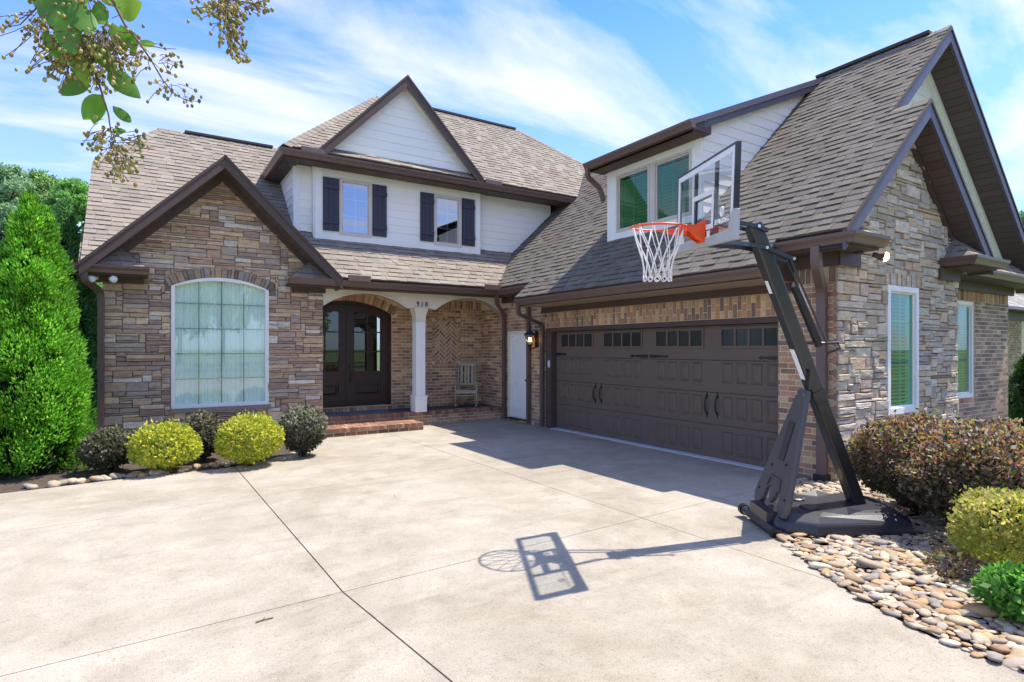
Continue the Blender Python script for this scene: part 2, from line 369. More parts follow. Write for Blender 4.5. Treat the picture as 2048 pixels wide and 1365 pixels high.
# ------------------------------------------------------------------ gable rakes, soffits
def soffit_slope(fr, u0, u1, v0, v1, parent, step=.14, axis='v', tone=(.10, .075, .066)):
    if axis == 'v':
        v = v0
        while v < v1-.02:
            slab_piece('soffit_board', fr, rect(u0, u1, v, min(v+step-.007, v1)), lambda a, b: .008, vary(tone, .1), SOF, parent, house, back=0); v += step
    else:
        u = u0
        while u < u1-.02:
            slab_piece('soffit_board', fr, rect(u, min(u+step-.007, u1), v0, v1), lambda a, b: .008, vary(tone, .1), SOF, parent, house, back=0); u += step
def gable(name, cx, apex, halfw, slope, yf, yw, fh, ywr=None, left=True, right=True, lcut=None, mt=TRIM_SKY, sof=True, ext=None):
    ym = yf+.045; b = apex-slope*halfw; xl = cx-halfw if lcut is None else lcut; zl = apex-slope*(cx-xl)
    dk = None
    for side in (-1, 1):
        if side == -1 and not left: continue
        if side == 1 and not right: continue
        xe, ze = (xl, zl) if side == -1 else (cx+halfw, b)
        MB().prism([(cx, yf, apex-.012), (xe, yf, ze-.012), (xe, yf, ze-fh), (cx, yf, apex-fh)], (0, .04, 0)).build('rake_board', mt, house)
        MB().prism([(cx, yf-.014, apex-.0), (xe, yf-.014, ze-.0), (xe, yf-.014, ze-.05), (cx, yf-.014, apex-.05)], (0, .012, 0)).build('drip_edge', TRIM, house)
        if sof:
            L_ = math.hypot(1, slope)
            if side == 1: fr = FR((cx, ym, apex-fh+.02), (0, 1, 0), (1, 0, -slope))   # n = a x b points down
            else: fr = FR((cx, yw, apex-fh+.02), (0, -1, 0), (-1, 0, -slope))
            bk = deck('soffit', [fr.p(0, 0, -.02), fr.p(yw-ym, 0, -.02), fr.p(yw-ym, abs(xe-cx)*L_, -.02), fr.p(0, abs(xe-cx)*L_, -.02)], house, th=.01, drop=0)
            soffit_slope(fr, 0, yw-ym, .0, abs(xe-cx)*L_, bk)
gable('stone_gable', 1.167, 4.985, 2.03, .983, 11.09, 11.6, .215, mt=TRIM)
for sgn in (-1, 1):   # small gable roof slopes over the stone gable
    deck('gable_roof', [(1.167, 11.08, 4.99), (1.167, 13.25, 4.99), (1.167+sgn*2.04, 11.18, 2.985), (1.167+sgn*2.04, 11.08, 2.985)], house, drop=0)
dk = deck('gable_roof', [(1.167, 11.07, 5.0), (1.167, 11.8, 5.0), (3.2, 11.2, 3.0), (3.2, 11.07, 3.0)], house, drop=.0)
gable('garage_front_gable', 8.788, 4.957, 2.10, M_, 3.503, 3.83, .235)
gable('garage_main_gable', 10.668, 6.705, 4.02, M_, 3.977, 4.37, .24, lcut=8.7)
gable('pediment', 4.766, 7.53, 1.87, 1.03, 11.70, 11.88, .25, sof=False, mt=TRIM)
for sgn in (-1, 1):
    deck('pediment_roof', [(4.766, 11.69, 7.535), (4.766, 13.9, 7.535), (4.766+sgn*1.87, 11.85, 5.60), (4.766+sgn*1.87, 11.69, 5.60)], house, drop=0)
# ------------------------------------------------------------------ gutters
def gutter(p0, p1, outv, e0=0, e1=0, size=.125, name='gutter', cut0=0, cut1=0):
    p0, p1, o = Vector(p0), Vector(p1), Vector(outv); d = (p1-p0).normalized()   # p = top of the back edge
    prof = [(0, -.012), (0, -.12), (.072, -.12), (.088, -.075), (.118, -.035), (.122, 0), (.108, 0), (.104, -.014)]
    k = size/.125; a = []; b = []
    for w, z in prof:
        a.append(p0-d*e0*w*k+o*w*k+Vector((0, 0, z*k))); b.append(p1+d*e1*w*k+o*w*k+Vector((0, 0, z*k)))
    n = len(a); return MB().add(a+b, [tuple(range(n)), tuple(range(n, 2*n))]+[(i, (i+1) % n, n+(i+1) % n, n+i) for i in range(n)]).build(name, GUT, house)
oY, oX = (0, -1, 0), (-1, 0, 0); GZ = 2.97
yb, xb = 11.142+.122, 6.647+.122
gutter((-.95, 11.22, GZ), (.06, 11.22, GZ), oY, 0, 0); gutter((2.234, 11.22, GZ), (3.3, 11.22, GZ), oY)
gutter((3.2, yb, GZ), (xb, yb, GZ), oY, 0, -1)
gutter((xb, yb, GZ), (xb, 9.88, GZ), oX, -1, 0)
gutter((xb, 4.36, GZ), (xb, 3.372+.122, GZ), oX, 0, 1); gutter((xb, 3.494, GZ), (7.42, 3.494, GZ), oY, 1, 0)
gutter((6.297+.122, 9.878, 2.645), (6.419, 4.36, 2.645), oX)
gutter((9.93, 3.83, GZ), (9.93, 3.46, GZ), oX, 0, 1); gutter((9.93, 3.46, GZ), (10.88, 3.46, GZ), oY, 1, 1); gutter((10.88, 3.46, GZ), (10.88, 4.3, GZ), (1, 0, 0), 1, 0)
gutter((10.5, 4.0, GZ), (14.72, 4.0, GZ), oY, 0, 1); gutter((14.72, 4.0, GZ), (14.72, 15, GZ), (1, 0, 0), 1, 0)
gutter((2.285, 11.78, 5.50), (13.4, 11.78, 5.50), oY, 1, 0); gutter((2.285, 17, 5.50), (2.285, 11.78, 5.50), oX, 0, 1)
# eave fascia, soffit and frieze boxes (horizontal)
def eave_box(x0, x1, y0, y1, zt, axis, parent=house):   # soffit strip split in boards; axis = direction of run
    fr = FR((x0, y1, zt), (1, 0, 0), (0, -1, 0))      # n points down
    s = box('soffit', TRIM, parent, x0, x1, y0, y1, zt+.012, zt+.03)
    if axis == 'x': soffit_slope(fr, 0, x1-x0, 0, y1-y0, s, step=.3, axis='u')
    else: soffit_slope(fr, 0, x1-x0, 0, y1-y0, s, step=.3, axis='v')
def frieze(*a, name='frieze_board', m=TRIM): return box(name, m, house, *a)
eave_box(-.93, .04, 11.225, 11.60, 2.835, 'x'); eave_box(2.25, 3.0, 11.225, 11.60, 2.835, 'x'); eave_box(3.0, 6.77, 11.27, 11.62, 2.835, 'x')
frieze(-.88, -.02, 11.575, 11.62, 2.735, 2.834); frieze(2.37, 3.0, 11.575, 11.62, 2.735, 2.834)
frieze(-.93, .03, 11.222, 11.25, 2.83, 2.93); frieze(2.25, 3.2, 11.222, 11.25, 2.83, 2.93); frieze(3.2, 6.8, 11.266, 11.29, 2.83, 2.95)
frieze(-.95, -.92, 11.225, 14.9, 2.83, 2.96)
eave_box(6.77, 7.085, 9.9, 11.62, 2.835, 'y'); frieze(6.772, 6.8, 9.88, 11.27, 2.83, 2.95); frieze(7.05, 7.083, 9.9, 11.6, 2.70, 2.834)
eave_box(6.77, 7.085, 3.5, 4.36, 2.835, 'y'); frieze(6.772, 6.8, 3.5, 4.36, 2.83, 2.95); frieze(6.8, 7.42, 3.497, 3.52, 2.83, 2.95)
frieze(7.05, 7.085, 3.80, 4.5, 2.66, 2.834); frieze(7.085, 7.56, 3.775, 3.80, 2.66, 2.834); eave_box(7.085, 7.42, 3.5, 3.80, 2.835, 'x')
# pent extension over the garage doors
s = box('soffit', TRIM, house, 6.43, 7.08, 4.38, 9.86, 2.522, 2.54)
fr = FR((6.43, 9.86, 2.512), (1, 0, 0), (0, -1, 0))
for i in range(7):
    slab_piece('soffit_board', fr, rect(i*.094, i*.094+.089, 0, 5.48), lambda a, b: .008, vary((.36, .275, .20), .06), SOF, s, house, back=0)
frieze(7.04, 7.085, 4.40, 9.96, 2.392, 2.505)
frieze(6.424, 6.45, 4.37, 9.868, 2.51, 2.62)
for y in (4.365, 9.85):
    MB().prism([(6.40, y, 2.515), (7.08, y, 2.515), (7.08, y, 2.95), (6.75, y, 2.95), (6.40, y, 2.66)], (0, .022, 0)).build('end_board', TRIM, house)
eave_box(9.95, 10.88, 3.47, 3.80, 2.835, 'x'); frieze(9.80, 10.45, 3.775, 3.80, 2.66, 2.834); frieze(9.935, 10.88, 3.465, 3.48, 2.83, 2.95); frieze(9.935, 9.96, 3.465, 3.80, 2.83, 2.95)
eave_box(10.5, 14.7, 4.02, 4.36, 2.835, 'x'); frieze(10.5, 14.45, 4.33, 4.372, 2.68, 2.834); frieze(10.5, 14.72, 4.004, 4.02, 2.83, 2.95)
eave_box(14.36, 14.7, 4.4, 15, 2.835, 'y')
# upper storey eave
eave_box(2.3, 9.3, 11.79, 12.12, 5.365, 'x'); eave_box(2.3, 2.58, 12.1, 15, 5.365, 'y')
frieze(2.29, 9.4, 11.784, 11.80, 5.36, 5.49); frieze(2.288, 2.305, 11.80, 17, 5.36, 5.49)
# return hips over the stone gable corners
def return_hip(pts_front, pts_side):
    for p in (pts_front, pts_side):
        if not p: continue
        n = (Vector(p[1])-Vector(p[0])).cross(Vector(p[2])-Vector(p[0])); a = Vector(p[1])-Vector(p[0]); b = n.cross(a)
        if n.z < 0: a = -a; n = -n; b = n.cross(a)
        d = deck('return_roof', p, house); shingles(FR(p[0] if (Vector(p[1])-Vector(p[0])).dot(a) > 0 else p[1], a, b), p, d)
return_hip([(-.88, 11.2, 2.975), (.0, 11.2, 2.975), (-.40, 11.62, 3.365), (-.88, 11.62, 3.365)], [(.0, 11.2, 2.975), (.0, 11.62, 2.975), (-.40, 11.62, 3.365)])
return_hip([(2.30, 11.2, 2.975), (3.2, 11.2, 2.975), (3.2, 11.62, 3.365), (2.72, 11.62, 3.365)], [(2.30, 11.62, 2.975), (2.30, 11.2, 2.975), (2.72, 11.62, 3.365)])
return_hip([(6.98, 3.47, 2.975), (7.38, 3.47, 2.975), (7.08, 3.80, 3.27)], [(7.38, 3.47, 2.975), (7.38, 3.83, 2.975), (7.08, 3.80, 3.27)])
return_hip([(9.96, 3.45, 2.975), (10.88, 3.45, 2.975), (10.88, 3.83, 3.33), (10.3, 3.83, 3.33)], [(9.96, 3.83, 2.975), (9.96, 3.45, 2.975), (10.3, 3.83, 3.33)])
return_hip([(10.5, 3.98, 2.975), (14.7, 3.98, 2.975), (14.25, 4.38, 3.35), (10.5, 4.38, 3.35)], None)
for x, y in ((2.78, 11.10), (6.45, 11.13), (7.0, 11.13)): pass
# ------------------------------------------------------------------ walls
def arc(u0, u1, vs, apex, n=14, vs1=None):
    w = (u1-u0)/2; h = apex-vs; R = (w*w+h*h)/(2*h); c = ((u0+u1)/2, apex-R); a = math.asin(min(1, w/R))
    return [(c[0]+R*math.sin(-a+2*a*i/n), c[1]+R*math.cos(-a+2*a*i/n)) for i in range(n+1)], c, R, a
def wallpoly(name, fr, polys, m, th=.2, parent=house):
    b = MB()
    for p in polys: b.prism([fr.p(u, v, 0) for u, v in p], -fr.n*th)
    return b.build(name, m, parent)
def stones(fr, conv, parent, pal, uu=.046, vv=.039, bad=None, wts=(30, 46, 17, 7), wrange=(3, 14), proud=(.018, .045)):
    us = [p[0] for p in conv]; vs = [p[1] for p in conv]; u0, v0 = min(us), min(vs)
    nc, nr = int(math.ceil((max(us)-u0)/uu)), int(math.ceil((max(vs)-v0)/vv))
    occ = np.zeros((nr, nc), bool)
    for r in range(nr):
        for c in range(nc):
            x, y = u0+(c+.5)*uu, v0+(r+.5)*vv
            if bad and bad(x, y): occ[r, c] = True
            elif not clip(rect(x-uu/2, x+uu/2, y-vv/2, y+vv/2), conv): occ[r, c] = True
    for r in range(nr):
        c = 0
        while c < nc:
            if occ[r, c]: c += 1; continue
            hmax = random.choices((1, 2, 3, 4), wts)[0]; run = 0
            while c+run < nc and not occ[r, c+run] and run < 16: run += 1
            h = 1
            while h < hmax and r+h < nr and not occ[r+h, c]: h += 1
            w = random.randint(*wrange)
            if h >= 3: w = random.randint(3, 8)
            if h == 1: w = random.randint(5, 15)
            w = min(w, run)
            if run-w == 1: w = run if run <= 13 else w-1
            k = 1
            while k < w and not occ[r:r+h, c+k].any(): k += 1
            if k < w: w = k
            occ[r:r+h, c:c+w] = True
            x0, x1, y0, y1 = u0+c*uu+.004, u0+(c+w)*uu-.004, v0+r*vv+.0035, v0+(r+h)*vv-.0035
            j = lambda s=.004: random.uniform(-s, s)
            pts = [(x0+j(), y0+j()), ((x0*2+x1)/3+j(.02), y0+j(.003)), ((x0+2*x1)/3+j(.02), y0+j(.003)), (x1+j(), y0+j()), (x1+j(), (y0+y1)/2), (x1+j(), y1+j()), ((x0+x1)/2+j(.04), y1+j(.003)), (x0+j(), y1+j()), (x0+j(), (y0+y1)/2)]
            if random.random() < .12 and h >= 2: s_ = random.choice((-1, 1))*random.uniform(.01, .04); pts = [(u+s_*((v-y0)/(y1-y0)-.5)*(1 if u > (x0+x1)/2 else .0), v) for u, v in pts]
            pts = clip(pts, conv)
            if len(pts) < 3 or area2(pts) < .0006: c += w; continue
            d = random.uniform(*proud); n = len(pts); cu, cv = sum(p[0] for p in pts)/n, sum(p[1] for p in pts)/n
            sh = lambda p, k: (p[0]+(cu-p[0])*0+(.007 if p[0] < cu else -.007)*k, p[1]+(.006 if p[1] < cv else -.006)*k)
            v = [fr.p(*p, -.004) for p in pts]+[fr.p(*p, d-.008) for p in pts]+[fr.p(*sh(p, 1), d+j(.004)) for p in pts]+[fr.p(cu+j(.02), cv+j(.01), d+random.uniform(-.003, .008))]
            f = []
            for i in range(n):
                i2 = (i+1) % n; f += [(i, i2, n+i2, n+i), (n+i, n+i2, 2*n+i2, 2*n+i), (2*n+i, 2*n+i2, 3*n)]
            piece('stone', v, f, vary(random.choice(pal), .12), STON, parent, fr.n, house); c += w
def bricks(fr, conv, parent, bad=None, L_=.212, H=.0742, off=0.0, soldier=False, pal=BPAL, mort=.0125, d=.005, kd='brick', thing=None, org=None):
    us = [p[0] for p in conv]; vs = [p[1] for p in conv]; r = 0; v = min(vs)
    if org: r = int(math.floor((v-org)/H)); v = org+r*H
    while v < max(vs)-.004:
        u = math.floor(min(us)/L_)*L_-(L_/2 if r % 2 else 0)-off
        while u < max(us):
            q = rect(u+mort/2, u+L_-mort/2, v+mort/2, v+H-mort/2); q = clip(q, conv)
            if q and area2(q) > 3e-4 and not (bad and bad(sum(p[0] for p in q)/len(q), v+H/2)):
                dd = d+random.uniform(-.002, .002)
                slab_piece(kd, fr, q, lambda a, b: dd, vary(random.choice(pal), .16), BRK, parent, thing or house, back=-.002)
            u += L_
        v += H; r += 1
def soldier(fr, u0, u1, v0, v1, parent, W_=.0742, full=.205, d=.006):
    u = u0; k = 0; mt = .0125
    while u < u1-.02:
        w = min(W_, u1-u); segs = []
        if v1-v0 > full*1.2:
            if k % 2: segs = [(v0, v0+(v1-v0-full)), (v0+(v1-v0-full), v1)]
            else: segs = [(v0, v0+full), (v0+full, v1)]
        else: segs = [(v0, v1)]
        for a, b in segs:
            slab_piece('brick', fr, rect(u+mt/2, u+w-mt/2, a+mt/2, b-mt/2), lambda x, y: d, vary(random.choice(BPAL), .16), BRK, parent, house, back=-.002)
        u += W_; k += 1
# stone gable wall on the left
A0, A1, AV, AS, AP = .378, 1.959, .605, 2.735, 2.925
fl = WY(11.646); PENT = [(-.593, -.05), (2.955, -.05), (2.955, 3.02), (1.181, 4.76), (-.593, 3.02)]
ap, ac, aR, aa = arc(A0, A1, AS, AP)
sw = wallpoly('stone_wall', fl, [[(-.593, -.05), (2.955, -.05), (2.955, AV), (-.593, AV)], [(-.593, AV), (A0, AV), (A0, AS), (-.593, AS)], [(A1, AV), (2.955, AV), (2.955, AS), (A1, AS)],
    [(-.593, AS)]+ap+[(2.955, AS), (2.955, 3.02), (1.181, 4.76), (-.593, 3.02)]], STMORT)
def inarch(x, y, e=.0):
    return (A0-e < x < A1+e and AV-.06 < y < AS) or (AS-.1 < y and math.hypot(x-ac[0], y-ac[1]) < aR+.155 and A0-.1 < x < A1+.1)
stones(fl, PENT, sw, LPAL, bad=lambda x, y: inarch(x, y))
nv = 27; vo = -aa-.02; st = (2*aa+.04)
ang = [0]; 
while ang[-1] < st: ang.append(ang[-1]+random.uniform(.028, .062))
k_ = st/ang[-1]; ang = [vo+a*k_ for a in ang]
for a, b in zip(ang, ang[1:]):
    r0, r1 = aR+.004, aR+.175+random.uniform(-.01, .012); a += .0025; b -= .0025
    pl = [(ac[0]+r*math.sin(t), ac[1]+r*math.cos(t)) for r, t in ((r0, b), (r1, b), (r1, a), (r0, a))][::-1]
    pl = pl if (pl[1][0]-pl[0][0])*(pl[2][1]-pl[1][1])-(pl[1][1]-pl[0][1])*(pl[2][0]-pl[1][0]) > 0 else pl[::-1]
    dd = random.uniform(.04, .055); slab_piece('stone', fl, pl, lambda x, y: dd, vary(random.choice([(.24,.19,.15), (.36,.27,.17), (.30,.25,.21), (.19,.14,.11), (.40,.31,.20)]), .1), STON, sw, house)
# stone bump-out on the right
R0, R1, RV0, RV1 = 8.309, 9.183, .77, 2.497
fr2 = WY(3.852); PR = [(7.11, -.1), (10.481, -.1), (10.481, 2.98), (8.79, 4.86), (7.11, 3.0)]
sw2 = wallpoly('stone_wall', fr2, [[(7.11, -.1), (10.481, -.1), (10.481, RV0), (7.11, RV0)], [(7.11, RV0), (R0, RV0), (R0, RV1), (7.11, RV1)], [(R1, RV0), (10.481, RV0), (10.481, RV1), (R1, RV1)],
    [(7.11, RV1), (10.481, RV1), (10.481, 3.0), (8.79, 4.86), (7.11, 3.0)]], STMORT)
stones(fr2, PR, sw2, RPAL, uu=.048, vv=.041, bad=lambda x, y: (R0 < x < R1 and RV0-.06 < y < RV1) or (R0-.03 < x < R1+.15 and RV1 <= y < RV1+.16), wts=(24, 46, 21, 9), wrange=(3, 12), proud=(.02, .055))
u = R0-.02
while u < R1+.14:
    w = random.uniform(.05, .12); dd = random.uniform(.03, .06)
    slab_piece('stone', fr2, rect(u+.004, u+w-.004, RV1+.004, RV1+.165+random.uniform(-.01, .01)), lambda a, b: dd, vary(random.choice(RPAL), .12), STON, sw2, house); u += w
MB().box(10.40, 10.481, 3.86, 4.6, -.1, 3.0).build('stone_return', STMORT, house)
# brick wall of the garage side (faces the driveway)
fx = WX(7.097, 12.62); sY = lambda y: 12.62-y
DO0, DO1, DZ = 9.871, 4.594, 2.081     # garage opening
WD0, WD1, WZ0, WZ1 = 11.328, 10.45, .085, 2.045
bw = wallpoly('brick_wall', fx, [rect(0, sY(WD0), -.05, 2.9), rect(sY(WD0), sY(WD1), -.05, WZ0), rect(sY(WD0), sY(WD1), WZ1, 2.9), rect(sY(WD1), sY(DO0), -.05, 2.9),
    rect(sY(DO0), sY(DO1), DZ, 2.9), rect(sY(DO1), sY(3.87), -.05, 2.9)], MORT)
for q in (rect(0, sY(WD0), 0, 2.6), rect(sY(WD1), sY(DO0), 0, 2.6), rect(sY(WD0), sY(WD1), WZ1, 2.6), rect(sY(WD0), sY(WD1), 0, .058)): bricks(fx, q, bw, org=0.0001)
soldier(fx, sY(11.28), sY(9.96), 2.6, 2.83, bw)
bricks(fx, rect(sY(DO1), sY(3.83), -.02, 2.46), bw); soldier(fx, sY(DO1), sY(3.83), 2.46, 2.67, bw)
soldier(fx, sY(9.90), sY(DO1), DZ, 2.392, bw, full=.205)
# porch back wall with front door opening
fb = WY(12.62); PD0, PD1, PDZ, PDS, PDA = 2.72, 4.742, .37, 2.43, 2.70
ap2, ac2, aR2, aa2 = arc(PD0, PD1, PDS, PDA)
pw = wallpoly('brick_wall', fb, [rect(2.5, PD0, .2, 2.9), rect(PD1, 7.097, .2, 2.9), rect(PD0, PD1, .2, PDZ), [(PD0, 2.9), (PD0, PDS)]+ap2[1:-1]+[(PD1, PDS), (PD1, 2.9)]], MORT)
HB = (5.821, 6.43, 1.345, 2.305)
HX0, HX1, HY0, HY1 = HB[0]-.075, HB[1]+.075, HB[2]-.075, HB[3]+.075
inv = lambda u, v: math.hypot(u-ac2[0], v-ac2[1]) < aR2+.08 and v > PDS-.05
for q in (rect(PD1, HX0, .28, 2.62), rect(HX1, 7.09, .28, 2.62), rect(HX0, HX1, .28, HY0), rect(HX0, HX1, HY1, 2.62)): bricks(fb, q, pw, bad=inv, org=.28)
bricks(fb, rect(2.5, PD1, 2.35, 2.85), pw, org=.28, bad=lambda u, v: math.hypot(u-ac2[0], v-ac2[1]) < aR2+.2)
n_ = 36
for i in range(n_):
    a, b = -aa2-.03+(2*aa2+.06)*(i+.08)/n_, -aa2-.03+(2*aa2+.06)*(i+.92)/n_
    pl = [(ac2[0]+r*math.sin(t), ac2[1]+r*math.cos(t)) for r, t in ((aR2, a), (aR2, b), (aR2+.2, b), (aR2+.2, a))]
    slab_piece('brick', fb, pl, lambda x, y: .014, vary(random.choice(BPAL), .15), BRK, pw, house, back=-.002)
soldier(fb, 5.3, 7.09, 2.62, 2.83, pw)
# herringbone panel and its border
hc = rect(*HB)
x0, x1, y0, y1 = HB
for k in range(9): slab_piece('brick', fb, rect(x0+k*.0677+.005, x0+k*.0677+.063, y1+.006, y1+.07), lambda a, b: .013, vary(random.choice(BPAL)), BRK, pw, house, -.002)
for k in range(9): slab_piece('brick', fb, rect(x0+k*.0677+.005, x0+k*.0677+.063, y0-.07, y0-.006), lambda a, b: .013, vary(random.choice(BPAL)), BRK, pw, house, -.002)
for k in range(13):
    slab_piece('brick', fb, rect(x0-.07, x0-.006, y0+k*.0738+.004, y0+k*.0738+.068), lambda a, b: .013, vary(random.choice(BPAL)), BRK, pw, house, -.002)
    slab_piece('brick', fb, rect(x1+.006, x1+.07, y0+k*.0738+.004, y0+k*.0738+.068), lambda a, b: .013, vary(random.choice(BPAL)), BRK, pw, house, -.002)
bl, bh = .212, .0745; cs = math.cos(math.pi/4)
for i in range(-14, 26):
    for j in range(-14, 26):
        for hor in (0, 1):
            g = bh; X, Y = i, j
            if (X - Y) % 6 != (0 if hor else 5): continue
            w, h = (3*g, g) if hor else (g, 3*g)
            ox, oy = X*g, Y*g
            q = [(ox+.011, oy+.011), (ox+w-.011, oy+.011), (ox+w-.011, oy+h-.011), (ox+.011, oy+h-.011)]
            q = [((a-b)*cs+(x0+x1)/2, (a+b)*cs+y0-.35) for a, b in q]; q = clip(q, hc)
            if len(q) > 2 and area2(q) > 4e-4: slab_piece('brick', fb, q, lambda a, b: .012, vary(random.choice(BPAL), .12), BRK, pw, house, -.002)
# brick wall at the right
fr3 = WY(4.4); B0, B1, BV0, BV1 = 12.0, 12.79, .77, 2.50
bw3 = wallpoly('brick_wall', fr3, [rect(10.48, B0, -.1, 2.9), rect(B1, 14.356, -.1, 2.9), rect(B0, B1, -.1, BV0), rect(B0, B1, BV1, 2.9)], MORT)
GPAL = [tuple(.72*x+.3*sum(c)/3 for x in c) for c in BPAL]+[(.28,.23,.18), (.22,.18,.16)]
for q in (rect(10.48, B0, 0, 2.5), rect(B1, 14.356, 0, 2.5), rect(B0, B1, 0, BV0-.1)): bricks(fr3, q, bw3, pal=GPAL, org=.0001)
soldier(fr3, 11.8, 14.35, 2.5, 2.69, bw3); soldier(fr3, B0, B1+.08, BV0-.1, BV0, bw3)
MB().box(14.156, 14.356, 4.4, 15, -.1, 2.9).build('brick_wall', MORT, house)
# ------------------------------------------------------------------ siding
def siding(fr, polys, parent, step=.165, tone=(.86, .83, .755), t0=.004, t1=.016, vbase=0):
    for conv in polys:
        vs = [p[1] for p in conv]; us = [p[0] for p in conv]; v = vbase+math.floor((min(vs)-vbase)/step)*step
        while v < max(vs):
            cut = [min(us)]+([random.uniform(min(us)+.8, max(us)-.8)] if max(us)-min(us) > 3 else [])+[max(us)]
            for a, b in zip(cut, cut[1:]):
                q = clip(rect(a+.001, b-.001, v, v+step), conv)
                if q: slab_piece('siding_board', fr, q, lambda x, y, v=v: t1-(t1-t0)*(y-v)/step, vary(tone, .02), SIDE, parent, house, -.003)
            v += step
YD = 12.157; fd = WY(YD); DB = 3.905
dw2 = wallpoly('dormer_wall', WY(YD+.15), [rect(2.56, 3.422, 3.7, 5.4), rect(4.12, 5.576, 3.7, 5.4), rect(6.282, 9.0, 3.7, 5.4)], WHITE, th=.15)
fd2 = WY(YD+.15)
box('dormer_wall', WHITE, house, 2.561, 2.70, YD+.3, 16.8, 3.9, 5.40); fd3 = WX(2.56, 15.5)
siding(fd3, [rect(0, 15.5-YD-.17, 3.9, 5.37)], dw2)
WN = [(3.422, 4.12, 4.026, 5.22), (5.576, 6.282, 4.02, 5.197)]
dw = wallpoly('dormer_wall', fd, [rect(2.90, 3.422, 3.7, 5.4), rect(4.12, 5.576, 3.7, 5.4), rect(6.282, 6.79, 3.7, 5.4)]+[r for a, b, c, d in WN for r in (rect(a, b, 3.7, c), rect(a, b, d, 5.4))], WHITE, th=.145)
for a, b in ((2.93, 3.07), (6.66, 6.79)): box('corner_board', WHITE, house, a, b, YD-.024, YD+.17, DB-.02, 5.36)
box('corner_board', WHITE, house, 2.538, 2.67, YD+.126, YD+.26, 3.95, 5.36); 
siding(fd, [rect(3.07, 3.422, 4.04, 5.36), rect(4.12, 5.576, 4.04, 5.36), rect(6.282, 6.66, 4.04, 5.36), rect(3.422, 4.12, 5.22, 5.36), rect(5.576, 6.282, 5.2, 5.36)], dw, vbase=4.04)
box('skirt_board', WHITE, house, 3.07, 6.66, YD-.02, YD, DB-.01, 4.04)
siding(fd2, [rect(2.67, 2.93, 3.98, 5.36), [(6.79, 4.03), (7.62, 4.03), (9.0, 5.33), (6.79, 5.33)]], dw2, vbase=4.04)
# pediment
pd = wallpoly('pediment_wall', WY(11.90), [[(3.1, 5.66), (6.43, 5.66), (4.766, 7.42)]], WHITE, th=.1)
siding(WY(11.90), [[(3.22, 5.70), (6.31, 5.70), (4.766, 7.33)]], pd, step=.19, vbase=5.7)
for s_ in (-1, 1):
    x_ = 4.766+s_*1.72; MB().prism([(4.766, 11.872, 7.43), (x_, 11.872, 5.65), (x_, 11.872, 5.56), (4.766, 11.872, 7.31)], (0, .02, 0)).build('rake_trim', WHITE, house)
box('flashing', TRIM, house, 2.98, 6.55, 11.855, 11.9, 5.64, 5.70)
# white siding of the main garage gable
gw = wallpoly('gable_wall', fr3, [[(10.482, 2.95), (14.3, 2.95), (14.3, 3.15), (10.668, 6.52), (7.4, 3.5), (7.4, 2.95)]], WHITE, th=.12)
siding(fr3, [[(7.4, 3.4), (14.0, 3.3), (10.668, 6.42)]], gw, tone=(.80, .80, .70))
MB().prism([(10.668, 4.372, 6.50), (14.05, 4.372, 3.36), (14.05, 4.372, 3.22), (10.668, 4.372, 6.36)], (0, .022, 0)).build('rake_trim', WHITE, house)
MB().prism([(10.668, 4.372, 6.50), (8.0, 4.372, 4.02), (8.0, 4.372, 3.88), (10.668, 4.372, 6.36)], (0, .022, 0)).build('rake_trim', WHITE, house)
# frieze boards along the stone gables
for (cx, az, hw, sl, y, m, bot) in ((1.181, 4.86, 1.72, .983, 11.60, TRIM, .2), (8.79, 4.77, 1.72, M_, 3.80, TRIM, .19)):
    for s_ in (-1, 1):
        xx = cx+s_*hw; MB().prism([(cx, y, az), (xx, y, az-sl*hw), (xx, y, az-sl*hw-bot), (cx, y, az-bot)], (0, .03, 0)).build('frieze_board', m, house)
        MB().prism([(cx, y-.02, az-.0), (xx, y-.02, az-sl*hw), (xx, y-.02, az-sl*hw-.05), (cx, y-.02, az-.05)], (0, .02, 0)).build('frieze_moulding', m, house)
# shed dormer above the garage
XD_ = 7.416; gx = WX(XD_, 8.30)
gd = wallpoly('dormer_wall', gx, [rect(0, .25, 3.62, 5.02), rect(.25, 2.0, 3.62, 3.80), rect(.25, 2.0, 4.86, 5.02), rect(1.09, 1.18, 3.80, 4.86), rect(2.0, 2.2, 3.62, 5.02)], WHITE, th=.12)
box('dormer_trim', WHITE, house, XD_-.02, XD_, 8.055, 8.30, 3.66, 5.0); box('dormer_trim', WHITE, house, XD_-.02, XD_, 6.10, 6.295, 3.66, 5.0)
box('dormer_trim', WHITE, house, XD_-.018, XD_, 6.295, 8.055, 4.862, 5.0); box('dormer_trim', WHITE, house, XD_-.018, XD_, 6.295, 8.055, 3.66, 3.798)
fc = WY(6.10)
cw = wallpoly('dormer_wall', fc, [[(XD_, 3.6), (10.6, 6.55), (10.6, 6.63), (XD_, 5.15)]], WHITE, th=.1)
siding(fc, [[(XD_+.02, 3.66), (10.6, 6.62), (10.6, 6.64), (XD_+.02, 5.18)]], cw)
wallpoly('dormer_wall', WY(8.2), [[(XD_, 3.6), (10.6, 6.55), (10.6, 6.60), (XD_, 5.03)]], WHITE, th=.1)
deck('dormer_roof', [(7.0, 8.45, 5.13), (7.0, 5.94, 5.13), (10.72, 5.94, 6.72), (10.72, 8.45, 6.72)], house, th=.05)
dr = MB().prism([(7.3, 5.96, 5.23), (10.7, 5.96, 6.69), (10.7, 5.96, 6.52), (7.3, 5.96, 5.06)], (0, .03, 0)).build('rake_board', TRIM_SKY, house)
